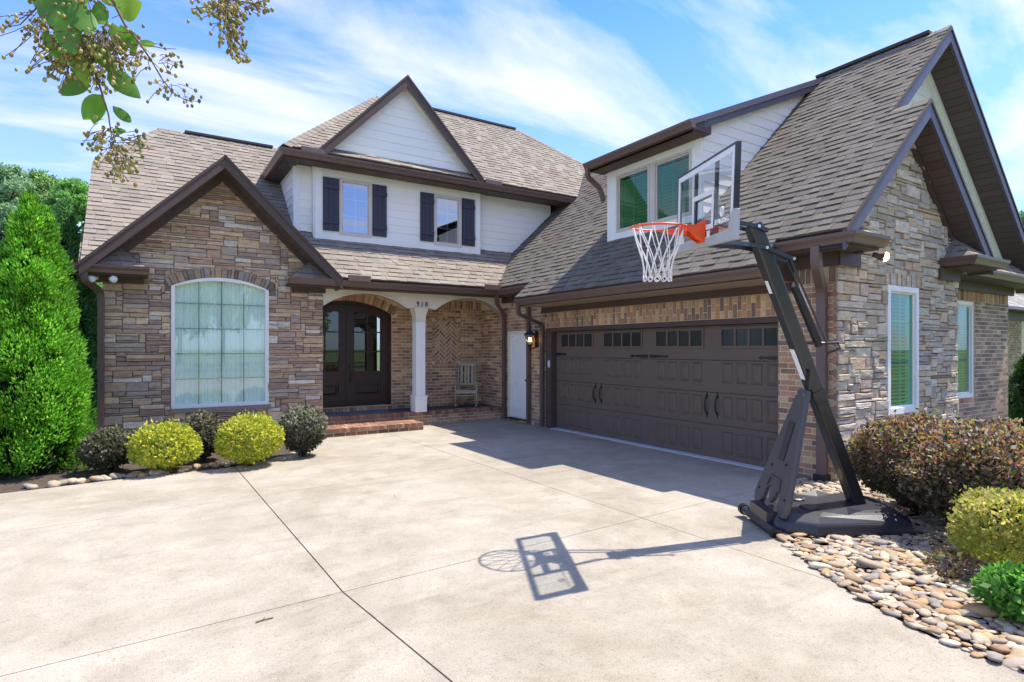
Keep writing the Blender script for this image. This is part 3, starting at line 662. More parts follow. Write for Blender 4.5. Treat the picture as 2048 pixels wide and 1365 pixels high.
MB().prism([(7.3, 5.992, 5.10), (10.7, 5.992, 6.56), (10.7, 5.992, 6.53), (7.3, 5.992, 5.07)], (0, .09, 0)).build('soffit', TRIM, house)  # overhang soffit added so the cheek wall falls in shade
MB().prism([(6.98, 5.93, 5.13), (10.7, 5.93, 6.72), (10.7, 5.93, 6.62), (6.98, 5.93, 5.03)], (0, .025, 0)).build('drip_edge', TRIM_SKY, house)
box('fascia_return', TRIM, house, 7.05, 7.46, 5.962, 6.098, 4.99, 5.15)
gutter((7.06, 8.47, 5.12), (7.06, 5.93, 5.12), oX)
box('soffit', TRIM, house, 7.06, XD_, 5.98, 8.42, 4.97, 4.99); box('fascia_board', TRIM, house, 7.06, 7.08, 5.96, 8.44, 4.97, 5.10)
# ------------------------------------------------------------------ windows
def window(fr, u0, v0, w, h, nx, ny, fw, mf, mg, parent=house, blinds=0, curtain=False, arch=None, rec=.03, proud=.03, mun=.016, casing=0, room=.5, mm=None, blind_step=.05, shade=BLND):
    b = MB(); I = rect(u0+fw, u0+w-fw, v0+fw, v0+h-fw)
    def bx(mb, a, b_, c, d, d0, d1): mb.prism([fr.p(a, c, d0), fr.p(b_, c, d0), fr.p(b_, d, d0), fr.p(a, d, d0)], fr.n*(d1-d0))
    if arch is None:
        bx(b, u0, u0+fw, v0, v0+h, -.1, proud); bx(b, u0+w-fw, u0+w, v0, v0+h, -.1, proud); bx(b, u0+fw, u0+w-fw, v0, v0+fw, -.1, proud); bx(b, u0+fw, u0+w-fw, v0+h-fw, v0+h, -.1, proud)
        bx(b, u0+fw, u0+fw+.025, v0+fw, v0+h-fw, -.09, proud-.035); bx(b, u0+w-fw-.025, u0+w-fw, v0+fw, v0+h-fw, -.09, proud-.035)
        bx(b, u0+fw+.025, u0+w-fw-.025, v0+fw, v0+fw+.025, -.09, proud-.035); bx(b, u0+fw+.025, u0+w-fw-.025, v0+h-fw-.025, v0+h-fw, -.09, proud-.035)
        poly = I
    else:
        sp, apx = arch; po = arc(u0, u0+w, sp, apx, 20)[0]; pi = arc(u0+fw, u0+w-fw, sp+.0, apx-fw, 20)[0]
        bx(b, u0, u0+fw, v0, sp, -.1, proud); bx(b, u0+w-fw, u0+w, v0, sp, -.1, proud); bx(b, u0+fw, u0+w-fw, v0, v0+fw, -.1, proud)
        for i in range(20): b.prism([fr.p(*po[i], -.1), fr.p(*po[i+1], -.1), fr.p(*pi[i+1], -.1), fr.p(*pi[i], -.1)], fr.n*(proud+.1))
        poly = [(u0+fw, v0+fw), (u0+w-fw, v0+fw)]+pi[::-1]
    win = b.build('window', mf, parent)
    MB().add([fr.p(u, v, -rec) for u, v in poly], [tuple(range(len(poly)))]).build('pane', mg, win, fixn=False)
    top = max(p[1] for p in poly)
    for i in range(1, nx):
        u = u0+fw+(w-2*fw)*i/nx; tv = top
        if arch: tv = min(apx-fw, [p[1] for p in pi if p[0] >= u][0])
        q = MB(); bx(q, u-mun/2, u+mun/2, v0+fw, tv, -rec-.014, -rec-.002); q.build('muntin', mm or mf, win)
    hh = (h-2*fw) if arch is None else (sp-v0-fw)*ny/(ny-.35)
    for j in range(1, ny):
        v = v0+fw+hh*j/ny; q = MB(); bx(q, u0+fw, u0+w-fw, v-mun/2, v+mun/2, -rec-.013, -rec-.003); q.build('muntin', mm or mf, win)
    if blinds:
        n = int((h-2*fw)/blind_step)
        for k in range(n):
            v = v0+fw+(k+.5)*blind_step; c = fr.p(u0+w/2, v, -rec-.07)
            MB().obox(c, fr.a, fr.b*math.cos(blinds)+fr.n*math.sin(blinds), fr.n*math.cos(blinds)-fr.b*math.sin(blinds), w-2*fw-.01, .052, .003).build('blind_slat', shade, win)
    if curtain:
        q = MB(); nn = 90; vs_ = v0+fw; base = len(q.v)
        for half in (0, 1):
            a, b_ = (u0+fw, u0+w/2-.006) if half == 0 else (u0+w/2+.006, u0+w-fw); V = []; F = []
            for i in range(nn+1):
                u = a+(b_-a)*i/nn; d = -rec-.07+.012*math.sin(i*.42+half)+.007*math.sin(i*1.1)
                V += [fr.p(u, vs_, d), fr.p(u, top, d)]
            F = [(2*i, 2*i+2, 2*i+3, 2*i+1) for i in range(nn)]
            MB().add(V, F).build('curtain', CURT, win, smooth=True, fixn=False)
    q = MB(); bx(q, u0+.01, u0+w-.01, v0+.01, (top+fw-.01) if arch is None else top-.02, -room-.03, -room)
    q.build('dark_backing', INT, win)  # dark panel behind the glass stands in for the unlit room
    return win
ww = window(fl, A0, AV, A1-A0, AP-AV, 4, 5, .062, WHITE, GLS, arch=(AS, AP), curtain=True, rec=.0, proud=.04, mun=.018, mm=mat('grille_green', (.30, .37, .32), .6))
box('window_sill', STSILL, house, A0-.02, A1+.03, 11.57, 11.66, AV-.075, AV-.002)
ww = window(fr2, R0, RV0, R1-R0, RV1-RV0, 2, 4, .075, WHITE, GLT, blinds=.95, mun=.02, proud=.045, rec=.0, mm=mat('grille_pale', (.35, .5, .42), .6))
box('window_sill', STSILL, house, R0-.05, R1+.04, 3.79, 3.86, RV0-.08, RV0-.002)
ww = window(fr3, B0, BV0, B1-B0, BV1-BV0, 1, 1, .07, WHITE, GLT, blinds=.95, proud=-.02, rec=.06)
for (a, b, c, d), n in zip(WN, (3, 4)):
    window(fd, a, c, b-a, d-c, 2, 3, .065, ALM, GLSKY, mun=.016, proud=.03, rec=.01, room=.35, mm=WHITE)
for a, b, t0, t1 in ((3.09, 3.41, 4.09, 5.187), (4.135, 4.445, 4.08, 5.19), (5.24, 5.565, 4.085, 5.18), (6.295, 6.625, 4.08, 5.189)):
    sh = MB().box(a, b, YD-.045, YD-.017, t0, t1).build('shutter', SHUT, house); nb = 3
    for k in range(nb): MB().box(a+(b-a)*k/nb+.003, a+(b-a)*(k+1)/nb-.003, YD-.055, YD-.045, t0+.004, t1-.004).build('shutter_board', SHUT, sh)
    for z in (t0+.14, t1-.24): MB().box(a, b, YD-.076, YD-.055, z, z+.085).build('batten', SHUT, sh)
for a, b in ((8.05, 7.21), (7.12, 6.30)):
    window(gx, 8.30-a, 3.80, a-b, 1.06, 2, 1, .04, ALM, GLG, blinds=.55, proud=.03, rec=.012, room=.2, mun=.006, blind_step=.058, shade=mat('green_blind', (.30, .40, .32), .6))
box('dormer_trim', ALM, house, XD_-.025, XD_, 7.125, 7.205, 3.80, 4.86)
# ------------------------------------------------------------------ garage door
gdx = WX(7.21, DO0); 
gdr = box('garage_door', GDOOR, house, 7.235, 7.28, DO1+.02, DO0-.2, .0, 2.0)
box('door_jamb', TRIM, house, 7.08, 7.30, DO0-.215, DO0-.012, 0, 2.02); box('door_jamb', GDOOR, house, 7.12, 7.30, DO1, DO1+.03, 0, 2.02)
box('door_header', TRIM, house, 7.09, 7.30, DO1, DO0-.01, 2.0, 2.075)
yl, yr = 9.651, 4.625; sec = [(.0, .51), (.51, .99), (.99, 1.475), (1.475, 1.995)]
for a, b in sec: bevel(MB().box(7.21, 7.236, yr, yl, a+.003, b-.003).build('door_section', GDOOR, gdr), .004, 1)
cols = [(9.47, 8.51), (8.165, 7.22), (6.865, 5.93), (5.57, 4.66)]
rows = [(.10, .425), (.625, .945), (1.14, 1.44)]
BV = []
for (cl, cr) in cols:
    for (z0, z1) in rows:
        for k in range(4):
            w = (cl-cr-.04*3-.0)/4*.92; g = ((cl-cr)-4*w)/3; ya = cl-k*(w+g); ybb = ya-w
            p = MB(); o = .010; i1, i2 = .022, .05
            R = lambda e, d: [(7.21-d, ya-e, z0+e), (7.21-d, ybb+e, z0+e), (7.21-d, ybb+e, z1-e), (7.21-d, ya-e, z1-e)]
            v = R(0, .0005)+R(.010, .013)+R(i1, .002)+R(i2, .012); f = []
            for q in range(3):
                for t in range(4): f.append((q*4+t, q*4+(t+1) % 4, q*4+4+(t+1) % 4, q*4+4+t))
            f.append((12, 13, 14, 15)); p.add(v, f).build('raised_panel', GDOOR, gdr)
    # window row
    z0, z1 = 1.69, 1.93; p = MB()
    def fbx(a, b, c, d): p.box(7.195, 7.2095, a, b, c, d)
    fbx(cr-.035, cl+.035, z0-.035, z0); fbx(cr-.035, cl+.035, z1, z1+.035); fbx(cr-.035, cr, z0, z1); fbx(cl, cl+.035, z0, z1)
    for k in range(1, 4): y = cl+(cr-cl)*k/4; fbx(y-.016, y+.016, z0, z1)
    p.build('lite_frame', GDOOR, gdr)
    for k in range(4):
        ya = cl+(cr-cl)*k/4; ybb = cl+(cr-cl)*(k+1)/4
        MB().add([(7.2085, ya, z0), (7.2085, ybb, z0), (7.2085, ybb, z1), (7.2085, ya, z1)], [(0, 1, 2, 3)]).build('pane', mat('door_lite', (.03, .03, .028), .16, spec=.35), gdr, fixn=False)
def strap(y0, y1, z, m=BLACK):
    d = 1 if y1 > y0 else -1; L_ = abs(y1-y0); pr = [(0, .022), (.10, .026), (L_-.10, .012), (L_-.075, .011), (L_-.06, .028), (L_, 0.0)]
    up = [(y0+d*a, z+b) for a, b in pr]; lo = [(y0+d*a, z-b) for a, b in pr[:-1]][::-1]
    MB().prism([(7.2095, y, zz) for y, zz in up+lo], (-.007, 0, 0)).build('strap_hinge', m, gdr)
hg = mat('grey_hinge', (.12, .11, .12), .4)
strap(7.07, 7.49, 1.52); strap(7.02, 6.60, 1.52); strap(yl, 9.30, 1.535); strap(yr+.02, 4.98, 1.52)
strap(7.07, 7.49, .04, hg); strap(7.02, 6.60, .04, hg); strap(yl, 9.30, .04, hg)
for y in (8.42, 8.25, 5.84, 5.65):
    b = MB(); zc = .80
    b.tube([(7.205, y, zc-.14), (7.165, y, zc-.09), (7.15, y, zc), (7.165, y, zc+.09), (7.205, y, zc+.14)], [(.008, .008), (.011, .011), (.015, .015), (.011, .011), (.008, .008)], 8)
    for s_ in (-1, 1): b.prism([(7.2095, y, zc+s_*.09), (7.2095, y+.022, zc+s_*.13), (7.2095, y+.014, zc+s_*.155), (7.2095, y, zc+s_*.205), (7.2095, y-.014, zc+s_*.155), (7.2095, y-.022, zc+s_*.13)], (-.006, 0, 0))
    b.build('door_handle', BLACK, gdr)
box('keypad', mat('keypad_plastic', (.62, .64, .66), .4), house, 7.068, 7.08, 9.70, 9.765, 1.26, 1.40)
box('threshold', mat('threshold_strip', (.55, .57, .60), .6, nscale=8, namt=.12), house, 7.06, 7.21, DO1+.02, DO0-.22, -.02, .012)
# ------------------------------------------------------------------ white side door
sd = box('side_door', WHITE, house, 7.10, 7.14, WD1+.07, WD0-.075, WZ0+.01, WZ1-.06)
box('door_casing', CREAM, house, 7.06, 7.16, WD0-.075, WD0, WZ0, WZ1); box('door_casing', CREAM, house, 7.06, 7.16, WD1, WD1+.07, WZ0, WZ1); box('door_casing', CREAM, house, 7.06, 7.16, WD1+.07, WD0-.075, WZ1-.06, WZ1)
for z0, z1 in ((.30, .92), (1.05, 1.88)):
    b = MB(); ya, ybb = WD0-.19, WD1+.20
    for (q, r, s_, t_) in ((ybb, ya, z0, z0+.03), (ybb, ya, z1-.03, z1), (ybb, ybb+.03, z0+.03, z1-.03), (ya-.03, ya, z0+.03, z1-.03)): b.box(7.088, 7.0995, q, r, s_, t_)
    b.build('door_panel', WHITE, sd)
box('door_sill', BLACK, house, 7.03, 7.09, WD1, WD0, .06, WZ0-.002)
MB().tube([(7.10, 11.18, 1.93), (7.088, 11.18, 1.93)], .012, 8).build('door_viewer', BLACK, sd)
MB().tube([(7.10, 10.58, .95), (7.05, 10.58, .95)], .022, 10).build('door_knob', mat('bronze', (.08, .06, .045), .35, metal=.6), sd)
# ------------------------------------------------------------------ front door
FD = 12.66; fdo = WY(FD)
fdr = empty('front_door', ((PD0+PD1)/2, FD, PDZ)); fdr.parent = house; fdr.matrix_parent_inverse = PM['house'].inverted()
po = arc(PD0, PD1, PDS, PDA, 24)[0]; jw = .075; pi = arc(PD0+jw, PD1-jw, PDS, PDA-jw, 24)[0]
b = MB()
for (a, c) in ((PD0, PD0+jw), (PD1-jw, PD1)): b.box(a, c, FD-.02, FD+.10, PDZ, PDS)
for i in range(24): b.prism([(po[i][0], FD-.02, po[i][1]), (po[i+1][0], FD-.02, po[i+1][1]), (pi[i+1][0], FD-.02, pi[i+1][1]), (pi[i][0], FD-.02, pi[i][1])], (0, .12, 0))
b.build('door_frame', DWOOD, fdr)
mid = (PD0+PD1)/2
acx, acz = arc(PD0+jw, PD1-jw, PDS, PDA-jw)[1]; aRR = arc(PD0+jw, PD1-jw, PDS, PDA-jw)[2]
ztop = lambda x, e=0: acz+math.sqrt((aRR-e)**2-(x-acx)**2)
for s_ in (-1, 1):
    a, c = (PD0+jw+.004, mid-.004) if s_ < 0 else (mid+.004, PD1-jw-.004)
    st = .165; g0, g1 = a+st, c-st; zb, zg = PDZ+.012, 1.15; nn = 8
    b = MB(); b.box(a, g0, FD, FD+.045, zb, min(ztop(a), ztop(g0))-.004); b.box(g1, c, FD, FD+.045, zb, min(ztop(c), ztop(g1))-.004)
    xs = [a+(c-a)*i/12 for i in range(13)]; e = .155
    for i in range(12):
        x, y = xs[i], xs[i+1]; m0 = lambda t: max(min(ztop(a), ztop(g0))-.02 if t < g0 else 0, ztop(t)-e)
        b.prism([(x, FD-.003, ztop(x)-e if g0 <= x <= g1 else ztop(x)-e-.02), (y, FD-.003, ztop(y)-e if g0 <= y <= g1 else ztop(y)-e-.02), (y, FD-.003, ztop(y)-.004), (x, FD-.003, ztop(x)-.004)], (0, .045, 0))
    b.box(g0, g1, FD, FD+.045, zb, zb+.22); b.box(g0, g1, FD, FD+.045, .88, zg)
    leaf = b.build('door_leaf', DWOOD, fdr)
    p = MB(); za, zc = zb+.22, .88; R = lambda e, d: [(g0+e, FD-d+.03, za+e), (g1-e, FD-d+.03, za+e), (g1-e, FD-d+.03, zc-e), (g0+e, FD-d+.03, zc-e)]
    v = R(0, .0)+R(.04, .0)+R(.075, .022); f = [(q*4+t, q*4+(t+1) % 4, q*4+4+(t+1) % 4, q*4+4+t) for q in range(2) for t in range(4)]+[(8, 9, 10, 11)]
    p.add(v, f).build('door_panel', DWOOD, fdr)
    xm = (g0+g1)/2; zr = [zg, zg+.43, zg+.86]
    MB().box(xm-.014, xm+.014, FD+.004, FD+.04, zg, ztop(xm)-e+.01).build('door_muntin', DWOOD, fdr)
    for z in zr[1:]: MB().box(g0, g1, FD+.005, FD+.039, z-.014, z+.014).build('door_muntin', DWOOD, fdr)
    for (l, r) in ((g0, xm-.014), (xm+.014, g1)):
        for k, z in enumerate(zr):
            z1 = zr[k+1]-.014 if k < 2 else None; z0 = z+(.014 if k else 0)
            pts = [(l, FD+.02, z0), (r, FD+.02, z0)]+([(r, FD+.02, z1), (l, FD+.02, z1)] if z1 else [(r+(l-r)*q/5, FD+.02, ztop(r+(l-r)*q/5)-e+.008) for q in range(6)])
            MB().add(pts, [tuple(range(len(pts)))]).build('pane', GLD, fdr, fixn=False)
MB().box(mid-.015, mid+.015, FD-.018, FD, PDZ+.02, ztop(mid)-.02).build('astragal', DWOOD, fdr)
b = MB(); hb = mat('bronze', None); xh = mid+.085
b.prism([(xh-.025, FD, .98), (xh+.025, FD, .98), (xh+.03, FD, 1.06), (xh+.02, FD, 1.16), (xh-.02, FD, 1.16), (xh-.03, FD, 1.06)], (0, -.012, 0)); b.tube([(xh, FD-.01, 1.13), (xh, FD-.06, 1.12), (xh, FD-.07, 1.04), (xh, FD-.05, .96), (xh, FD-.012, .92)], .012, 8); b.tube([(xh, FD, 1.24), (xh, FD-.03, 1.24)], .03, 10)
b.build('door_handle', hb, fdr)
box('door_backing', INT, fdr, PD0+.01, PD1-.01, FD+.9, FD+.92, PDZ, 2.72)  # dark panel in place of the unlit hall
# ------------------------------------------------------------------ porch
pf = box('porch_floor', SLATE, house, 2.93, 7.09, 11.75, 12.615, .02, .279)
pr = box('porch_riser', MORT, house, 2.95, 7.088, 11.66, 11.76, -.02, .274)
fp = WY(11.66); bricks(fp, rect(2.96, 7.085, -.01, .19), pr, H=.066, L_=.212, pal=BPAL[:3]+BPAL[5:])
RED = [(.29,.155,.10), (.25,.13,.09), (.34,.19,.12), (.22,.115,.08), (.36,.21,.14)]
def rowlock(x0, x1, y0, y1, z0, z1, parent, pal=RED, pitch=.0735):
    x = x0
    while x < x1-.03:
        w = min(pitch, x1-x); b = MB().box(x+.005, x+w-.005, y0, y1, z0, z1); j = random.uniform(-.002, .002)
        v = [(a, c+j, e+j) for a, c, e in b.v]; piece('brick', v, b.f, vary(random.choice(pal), .14), BRK, parent, (0, -.7, .7), house); x += pitch
rowlock(2.96, 7.08, 11.640, 11.85, .196, .285, pr)
ps = box('porch_step', MORT, house, 2.75, 4.765, 10.885, 11.655, -.02, .143)
rowlock(2.75, 4.77, 10.868, 11.08, .078, .150, ps); fs = WY(10.885); bricks(fs, rect(2.75, 4.77, -.0, .076), ps, H=.074, L_=.212, pal=[(.16,.10,.07), (.12,.08,.06), (.24,.12,.08)])
fe = FR((4.765, 10.885, 0), (0, 1, 0), (0, 0, 1)); bricks(fe, rect(0, .76, 0, .15), ps, H=.074, pal=RED)
x = 2.75
ft = FR((2.75, 11.085, .143), (1, 0, 0), (0, 1, 0)); bricks(ft, rect(0, 2.015, 0, .565), ps, H=.19, L_=.0735, pal=RED, d=.006)
rowlock(PD0, PD1+.05, 12.50, 12.66, .279, .36, pw, pal=BPAL)
box('porch_ceiling', CREAM, house, 2.95, 7.09, 11.80, 12.62, 2.84, 2.90)
# arched beam
BY = 11.70; segs = [(2.955, 4.79), (5.29, 7.097)]
def beam_poly():
    p = [(2.955, 2.845), (2.955, 2.50)]
    a1 = arc(2.97, 4.70, 2.50, 2.775, 18)[0]; a2 = arc(5.36, 7.02, 2.50, 2.79, 18)[0]
    return p+a1[0:]+[(4.86, 2.53), (5.18, 2.53)]+a2+[(7.097, 2.49), (7.097, 2.845)]
bp = beam_poly(); bm_ = MB().prism([(u, BY-.12, v) for u, v in bp], (0, .24, 0)).build('porch_beam', CREAM, house)
a1 = arc(2.97, 4.70, 2.50, 2.775, 18)[0]; a2 = arc(5.36, 7.02, 2.50, 2.79, 18)[0]
for ar in (a1, a2):
    b = MB()
    for (p, q) in zip(ar, ar[1:]): b.prism([(p[0], BY-.135, p[1]), (q[0], BY-.135, q[1]), (q[0], BY-.135, q[1]+.03), (p[0], BY-.135, p[1]+.03)], (0, .27, 0))
    b.build('arch_moulding', CREAM, house)
cl = empty('porch_column', (5.02, BY, .28)); cl.parent = house; cl.matrix_parent_inverse = PM['house'].inverted()
CX = 5.02
def sq(name, r, z0, z1, m=WHITE): return bevel(box(name, m, cl, CX-r, CX+r, BY-r, BY+r, z0, z1), .006, 1)
sq('column_plinth', .135, .282, .63); sq('column_moulding', .15, .605, .635); sq('column_shaft', .108, .635, 2.22); sq('column_moulding', .122, 2.15, 2.18)
b = MB(); b.add([(CX+sx_*r, BY+sy_*r, z) for r, z in ((.108, 2.22), (.115, 2.36), (.16, 2.53)) for sx_, sy_ in ((-1,-1),(1,-1),(1,1),(-1,1))], [(i*4+k, i*4+(k+1) % 4, i*4+4+(k+1) % 4, i*4+4+k) for i in range(2) for k in range(4)]).build('column_capital', CREAM, cl)
box('outlet_box', BLACK, house, 5.158, 5.19, BY-.14, BY-.10, .29, .45)
def text(body, size, ext, m, name, parent, mtx):
    cu = bpy.data.curves.new(name, 'FONT'); cu.body = body; cu.size = size; cu.extrude = ext; cu.align_x = 'CENTER'; cu.resolution_u = 3
    to = bpy.data.objects.new(name, cu); C.objects.link(to); bpy.context.view_layer.update()
    me = bpy.data.meshes.new_from_object(to.evaluated_get(bpy.context.evaluated_depsgraph_get())); bpy.data.objects.remove(to)
    me.transform(mtx); me.materials.clear(); me.materials.append(m); o = bpy.data.objects.new(name, me); return link(o, parent)
rotx = Matrix.Rotation(math.pi/2, 4, 'X')
for i, ch in enumerate('918'):
    text(ch, .135, .006, BLACK, 'house_number', house, Matrix.Translation((4.945+i*.098, BY-.128, 2.565)) @ rotx)
# ------------------------------------------------------------------ downspouts
def spout(path, name='downspout', w=.05, d=.036, flat=(0, 1, 0)):
    return MB().tube(path, [(w*1.25, d*1.25)]*len(path), 4, flat=flat).build(name, GUT, house)
def bend(pts, n=4, r=.09):
    out = [Vector(pts[0])]
    for i in range(1, len(pts)-1):
        p, a, b = Vector(pts[i]), Vector(pts[i-1]), Vector(pts[i+1]); da, db = (a-p), (b-p); rr = min(r, da.length*.45, db.length*.45); da.normalize(); db.normalize()
        for k in range(n+1): t = k/n; out.append((1-t)**2*(p+da*rr)+2*t*(1-t)*p+t*t*(p+db*rr))
    return out+[Vector(pts[-1])]
spout(bend([(6.70, 11.21, 2.86), (6.70, 11.21, 2.66), (7.04, 11.45, 2.44), (7.04, 11.45, .02)]))
spout([(7.04, 10.44, 2.70), (7.04, 10.44, .02)])
spout(bend([(6.36, 9.80, 2.54), (6.36, 9.80, 2.34), (7.04, 9.93, 2.16), (7.04, 9.93, .02)]))
spout(bend([(6.71, 3.86, 2.86), (6.71, 3.86, 2.64), (7.035, 3.975, 2.36), (7.035, 3.975, .08)], r=.12), w=.06, d=.042)
spout(bend([(-.80, 11.16, 2.86), (-.80, 11.16, 2.72), (-.61, 11.585, 2.58), (-.61, 11.585, .02)]), flat=(1, 0, 0))
spout(bend([(7.0, 8.40, 5.02), (7.0, 8.40, 4.86), (7.30, 8.40, 4.70), (7.36, 8.36, 4.45)]), w=.045, d=.035)
box('splash_boot', BLACK, house, 6.97, 7.09, 3.90, 4.05, -.02, .10)
for x, y, z in ((2.78, 11.68, 5.50), (6.9, 11.68, 5.50), (3.5, 11.02, 2.97), (6.5, 11.02, 2.97)):
    box('gutter_guard', GUT, house, x-.22, x+.22, y-.01, y+.02, z-.02, z+.09)
# ------------------------------------------------------------------ ground, driveway, beds
import bmesh
CONC = mat('brushed_concrete', (.372, .335, .275), .9, nscale=2.5, namt=.12, n2=150, n2amt=.34, bump=.3, bscale=110, spec=.2)
t = CONC.node_tree   # add blotchy dark weathering stains
prin = t.nodes['Principled BSDF']; lk = prin.inputs['Base Color'].links[0].from_socket
g = N(t, 'ShaderNodeNewGeometry'); mpn = N(t, 'ShaderNodeMapping'); mpn.inputs['Scale'].default_value = (1, 1, 1); L(t, g.outputs['Position'], mpn.inputs[0])
nz = N(t, 'ShaderNodeTexNoise'); nz.inputs['Scale'].default_value = .55; nz.inputs['Detail'].default_value = 8; nz.inputs['Roughness'].default_value = .7; nz.inputs['Distortion'].default_value = .4; L(t, mpn.outputs[0], nz.inputs['Vector'])
rp = N(t, 'ShaderNodeValToRGB'); rp.color_ramp.elements[0].position = .34; rp.color_ramp.elements[0].color = (.72, .69, .63, 1); rp.color_ramp.elements[1].position = .56; rp.color_ramp.elements[1].color = (1, 1, 1, 1); L(t, nz.outputs['Fac'], rp.inputs[0])
def stain(lk, scale, lo, hi, col, stretch, rough=.65, dist=.3, rotz=0):
    mp2 = N(t, 'ShaderNodeMapping'); mp2.inputs['Scale'].default_value = stretch; mp2.inputs['Rotation'].default_value = (0, 0, rotz); L(t, g.outputs['Position'], mp2.inputs[0])
    n2 = N(t, 'ShaderNodeTexNoise'); n2.inputs['Scale'].default_value = scale; n2.inputs['Detail'].default_value = 9; n2.inputs['Roughness'].default_value = rough; n2.inputs['Distortion'].default_value = dist; L(t, mp2.outputs[0], n2.inputs['Vector'])
    r2 = N(t, 'ShaderNodeValToRGB'); r2.color_ramp.elements[0].position = lo; r2.color_ramp.elements[0].color = (*col, 1); r2.color_ramp.elements[1].position = hi; r2.color_ramp.elements[1].color = (1, 1, 1, 1); L(t, n2.outputs['Fac'], r2.inputs[0])
    m2 = N(t, 'ShaderNodeMix', data_type='RGBA', blend_type='MULTIPLY'); m2.inputs['Factor'].default_value = 1; L(t, lk, m2.inputs['A']); L(t, r2.outputs[0], m2.inputs['B']); return m2.outputs['Result']
s1 = stain(lk, .55, .34, .56, (.78, .76, .72), (1, 1, 1), .7, .4)
s1 = stain(s1, 1.6, .30, .47, (.80, .79, .77), (1, 1, 1), .78, .2)
s1 = stain(s1, 9, .28, .44, (.72, .71, .69), (1, 1, 1), .8, .1)
s1 = stain(s1, 1.2, .33, .45, (.86, .85, .83), (.5, 2.4, 1), .7, 1.2, .5)
s1 = stain(s1, 45, .33, .46, (.66, .64, .61), (1, 1, 1), .7, 0)
s1 = stain(s1, .33, .38, .52, (.86, .845, .81), (1, 1, 1), .82, .8)
s1 = stain(s1, 14, .24, .34, (.55, .53, .50), (1, .35, 1), .6, .6, .9)
L(t, s1, prin.inputs['Base Color'])
GRASS = mat('lawn_grass', (.12, .18, .055), .95, nscale=1.5, namt=.3, n2=60, n2amt=.3)
MULCH = mat('bed_soil', (.075, .055, .042), .98, nscale=12, namt=.4, n2=80, n2amt=.35, bump=.8, bscale=60)
JOINT = mat('joint_filler', (.05, .045, .04), .95)
gr = kind(MB().add([(-900, -900, -.09), (900, -900, -.09), (900, 900, -.09), (-900, 900, -.09)], [(0, 1, 2, 3)]).build('ground', GRASS, fixn=False), 'structure')
def catmull(P, n=8):
    P = [Vector(p) for p in P]; out = []
    for i in range(len(P)-1):
        a, b, c, d = P[max(i-1, 0)], P[i], P[i+1], P[min(i+2, len(P)-1)]
        for k in range(n): t = k/n; out.append(.5*((2*b)+(c-a)*t+(2*a-5*b+4*c-d)*t*t+(3*b-a-3*c+d)*t**3))
    return out+[P[-1]]
left_edge = catmull([(-9.5, 7.8), (-3.2, 8.45), (-1.393, 8.667), (-.718, 8.753), (.053, 8.851), (1.058, 8.90), (1.834, 9.479), (2.40, 10.35), (2.76, 10.87)], 6)
right_edge = catmull([(7.09, 4.33), (6.4, 4.15), (5.6, 3.75), (5.0, 3.3), (4.65, 2.996), (4.284, 2.513), (4.03, 2.084), (3.864, 1.704), (3.786, 1.417), (3.783, 1.095), (3.95, .2), (4.6, -1.2), (9.5, -4)], 6)
outline = [(p.x, p.y) for p in left_edge]+[(2.76, 11.66), (7.09, 11.66)]+[(p.x, p.y) for p in right_edge]+[(9.5, -13), (-9.5, -13)]  # unseen part behind the camera widened for more bounced light
drv = MB().prism([(x, y, -.09) for x, y in outline], (0, 0, .065)).build('driveway', JOINT); kind(drv, 'structure')
bmm = bmesh.new(); vs = [bmm.verts.new((x, y, 0)) for x, y in outline]; bmm.faces.new(vs)
def cut(p, q, w, sel=None):
    fs = [f for f in bmm.faces if sel is None or sel(f.calc_center_median())]; geo = lambda: list({v for f in fs if f.is_valid for v in f.verts})+list({e for f in fs if f.is_valid for e in f.edges})+[f for f in fs if f.is_valid]
    p, q = Vector((*p, 0)), Vector((*q, 0)); d = (q-p).normalized(); n = Vector((-d.y, d.x, 0))
    for s_ in (-1, 1):
        rr_ = bmesh.ops.bisect_plane(bmm, geom=geo(), plane_co=p+n*s_*w/2, plane_no=n); fs = [f for f in bmm.faces if sel is None or sel(f.calc_center_median())]
    kill = [f for f in fs if abs((f.calc_center_median()-p).dot(n)) < w*.45 and max(abs((v.co-p).dot(n)) for v in f.verts) < w*.6]
    bmesh.ops.delete(bmm, geom=kill, context='FACES')
bmesh.ops.triangulate(bmm, faces=bmm.faces[:])
jd = lambda c: c.y-(3.848+(c.x+.431)*.052)
cut((-.431, 3.848), (5.767, 4.17), .007)
cut((1.056, 8.974), (1.131, 3.93), .011, lambda c: jd(c) > 0); cut((1.131, 3.93), (1.283, 2.574), .011, lambda c: jd(c) < 0)
for p, q, w in (((-1.081, 6.80), (7.095, 7.53), .006), ((3.996, 10.576), (4.085, 4.053), .008), ((-3.2, 8.4), (-3.1, 4), .01), ((-1, .15), (5, .35), .01)):
    cut(p, q, w)
bmesh.ops.dissolve_limit(bmm, angle_limit=.01, verts=bmm.verts[:], edges=bmm.edges[:], use_dissolve_boundaries=False)
bmm.faces.ensure_lookup_table()
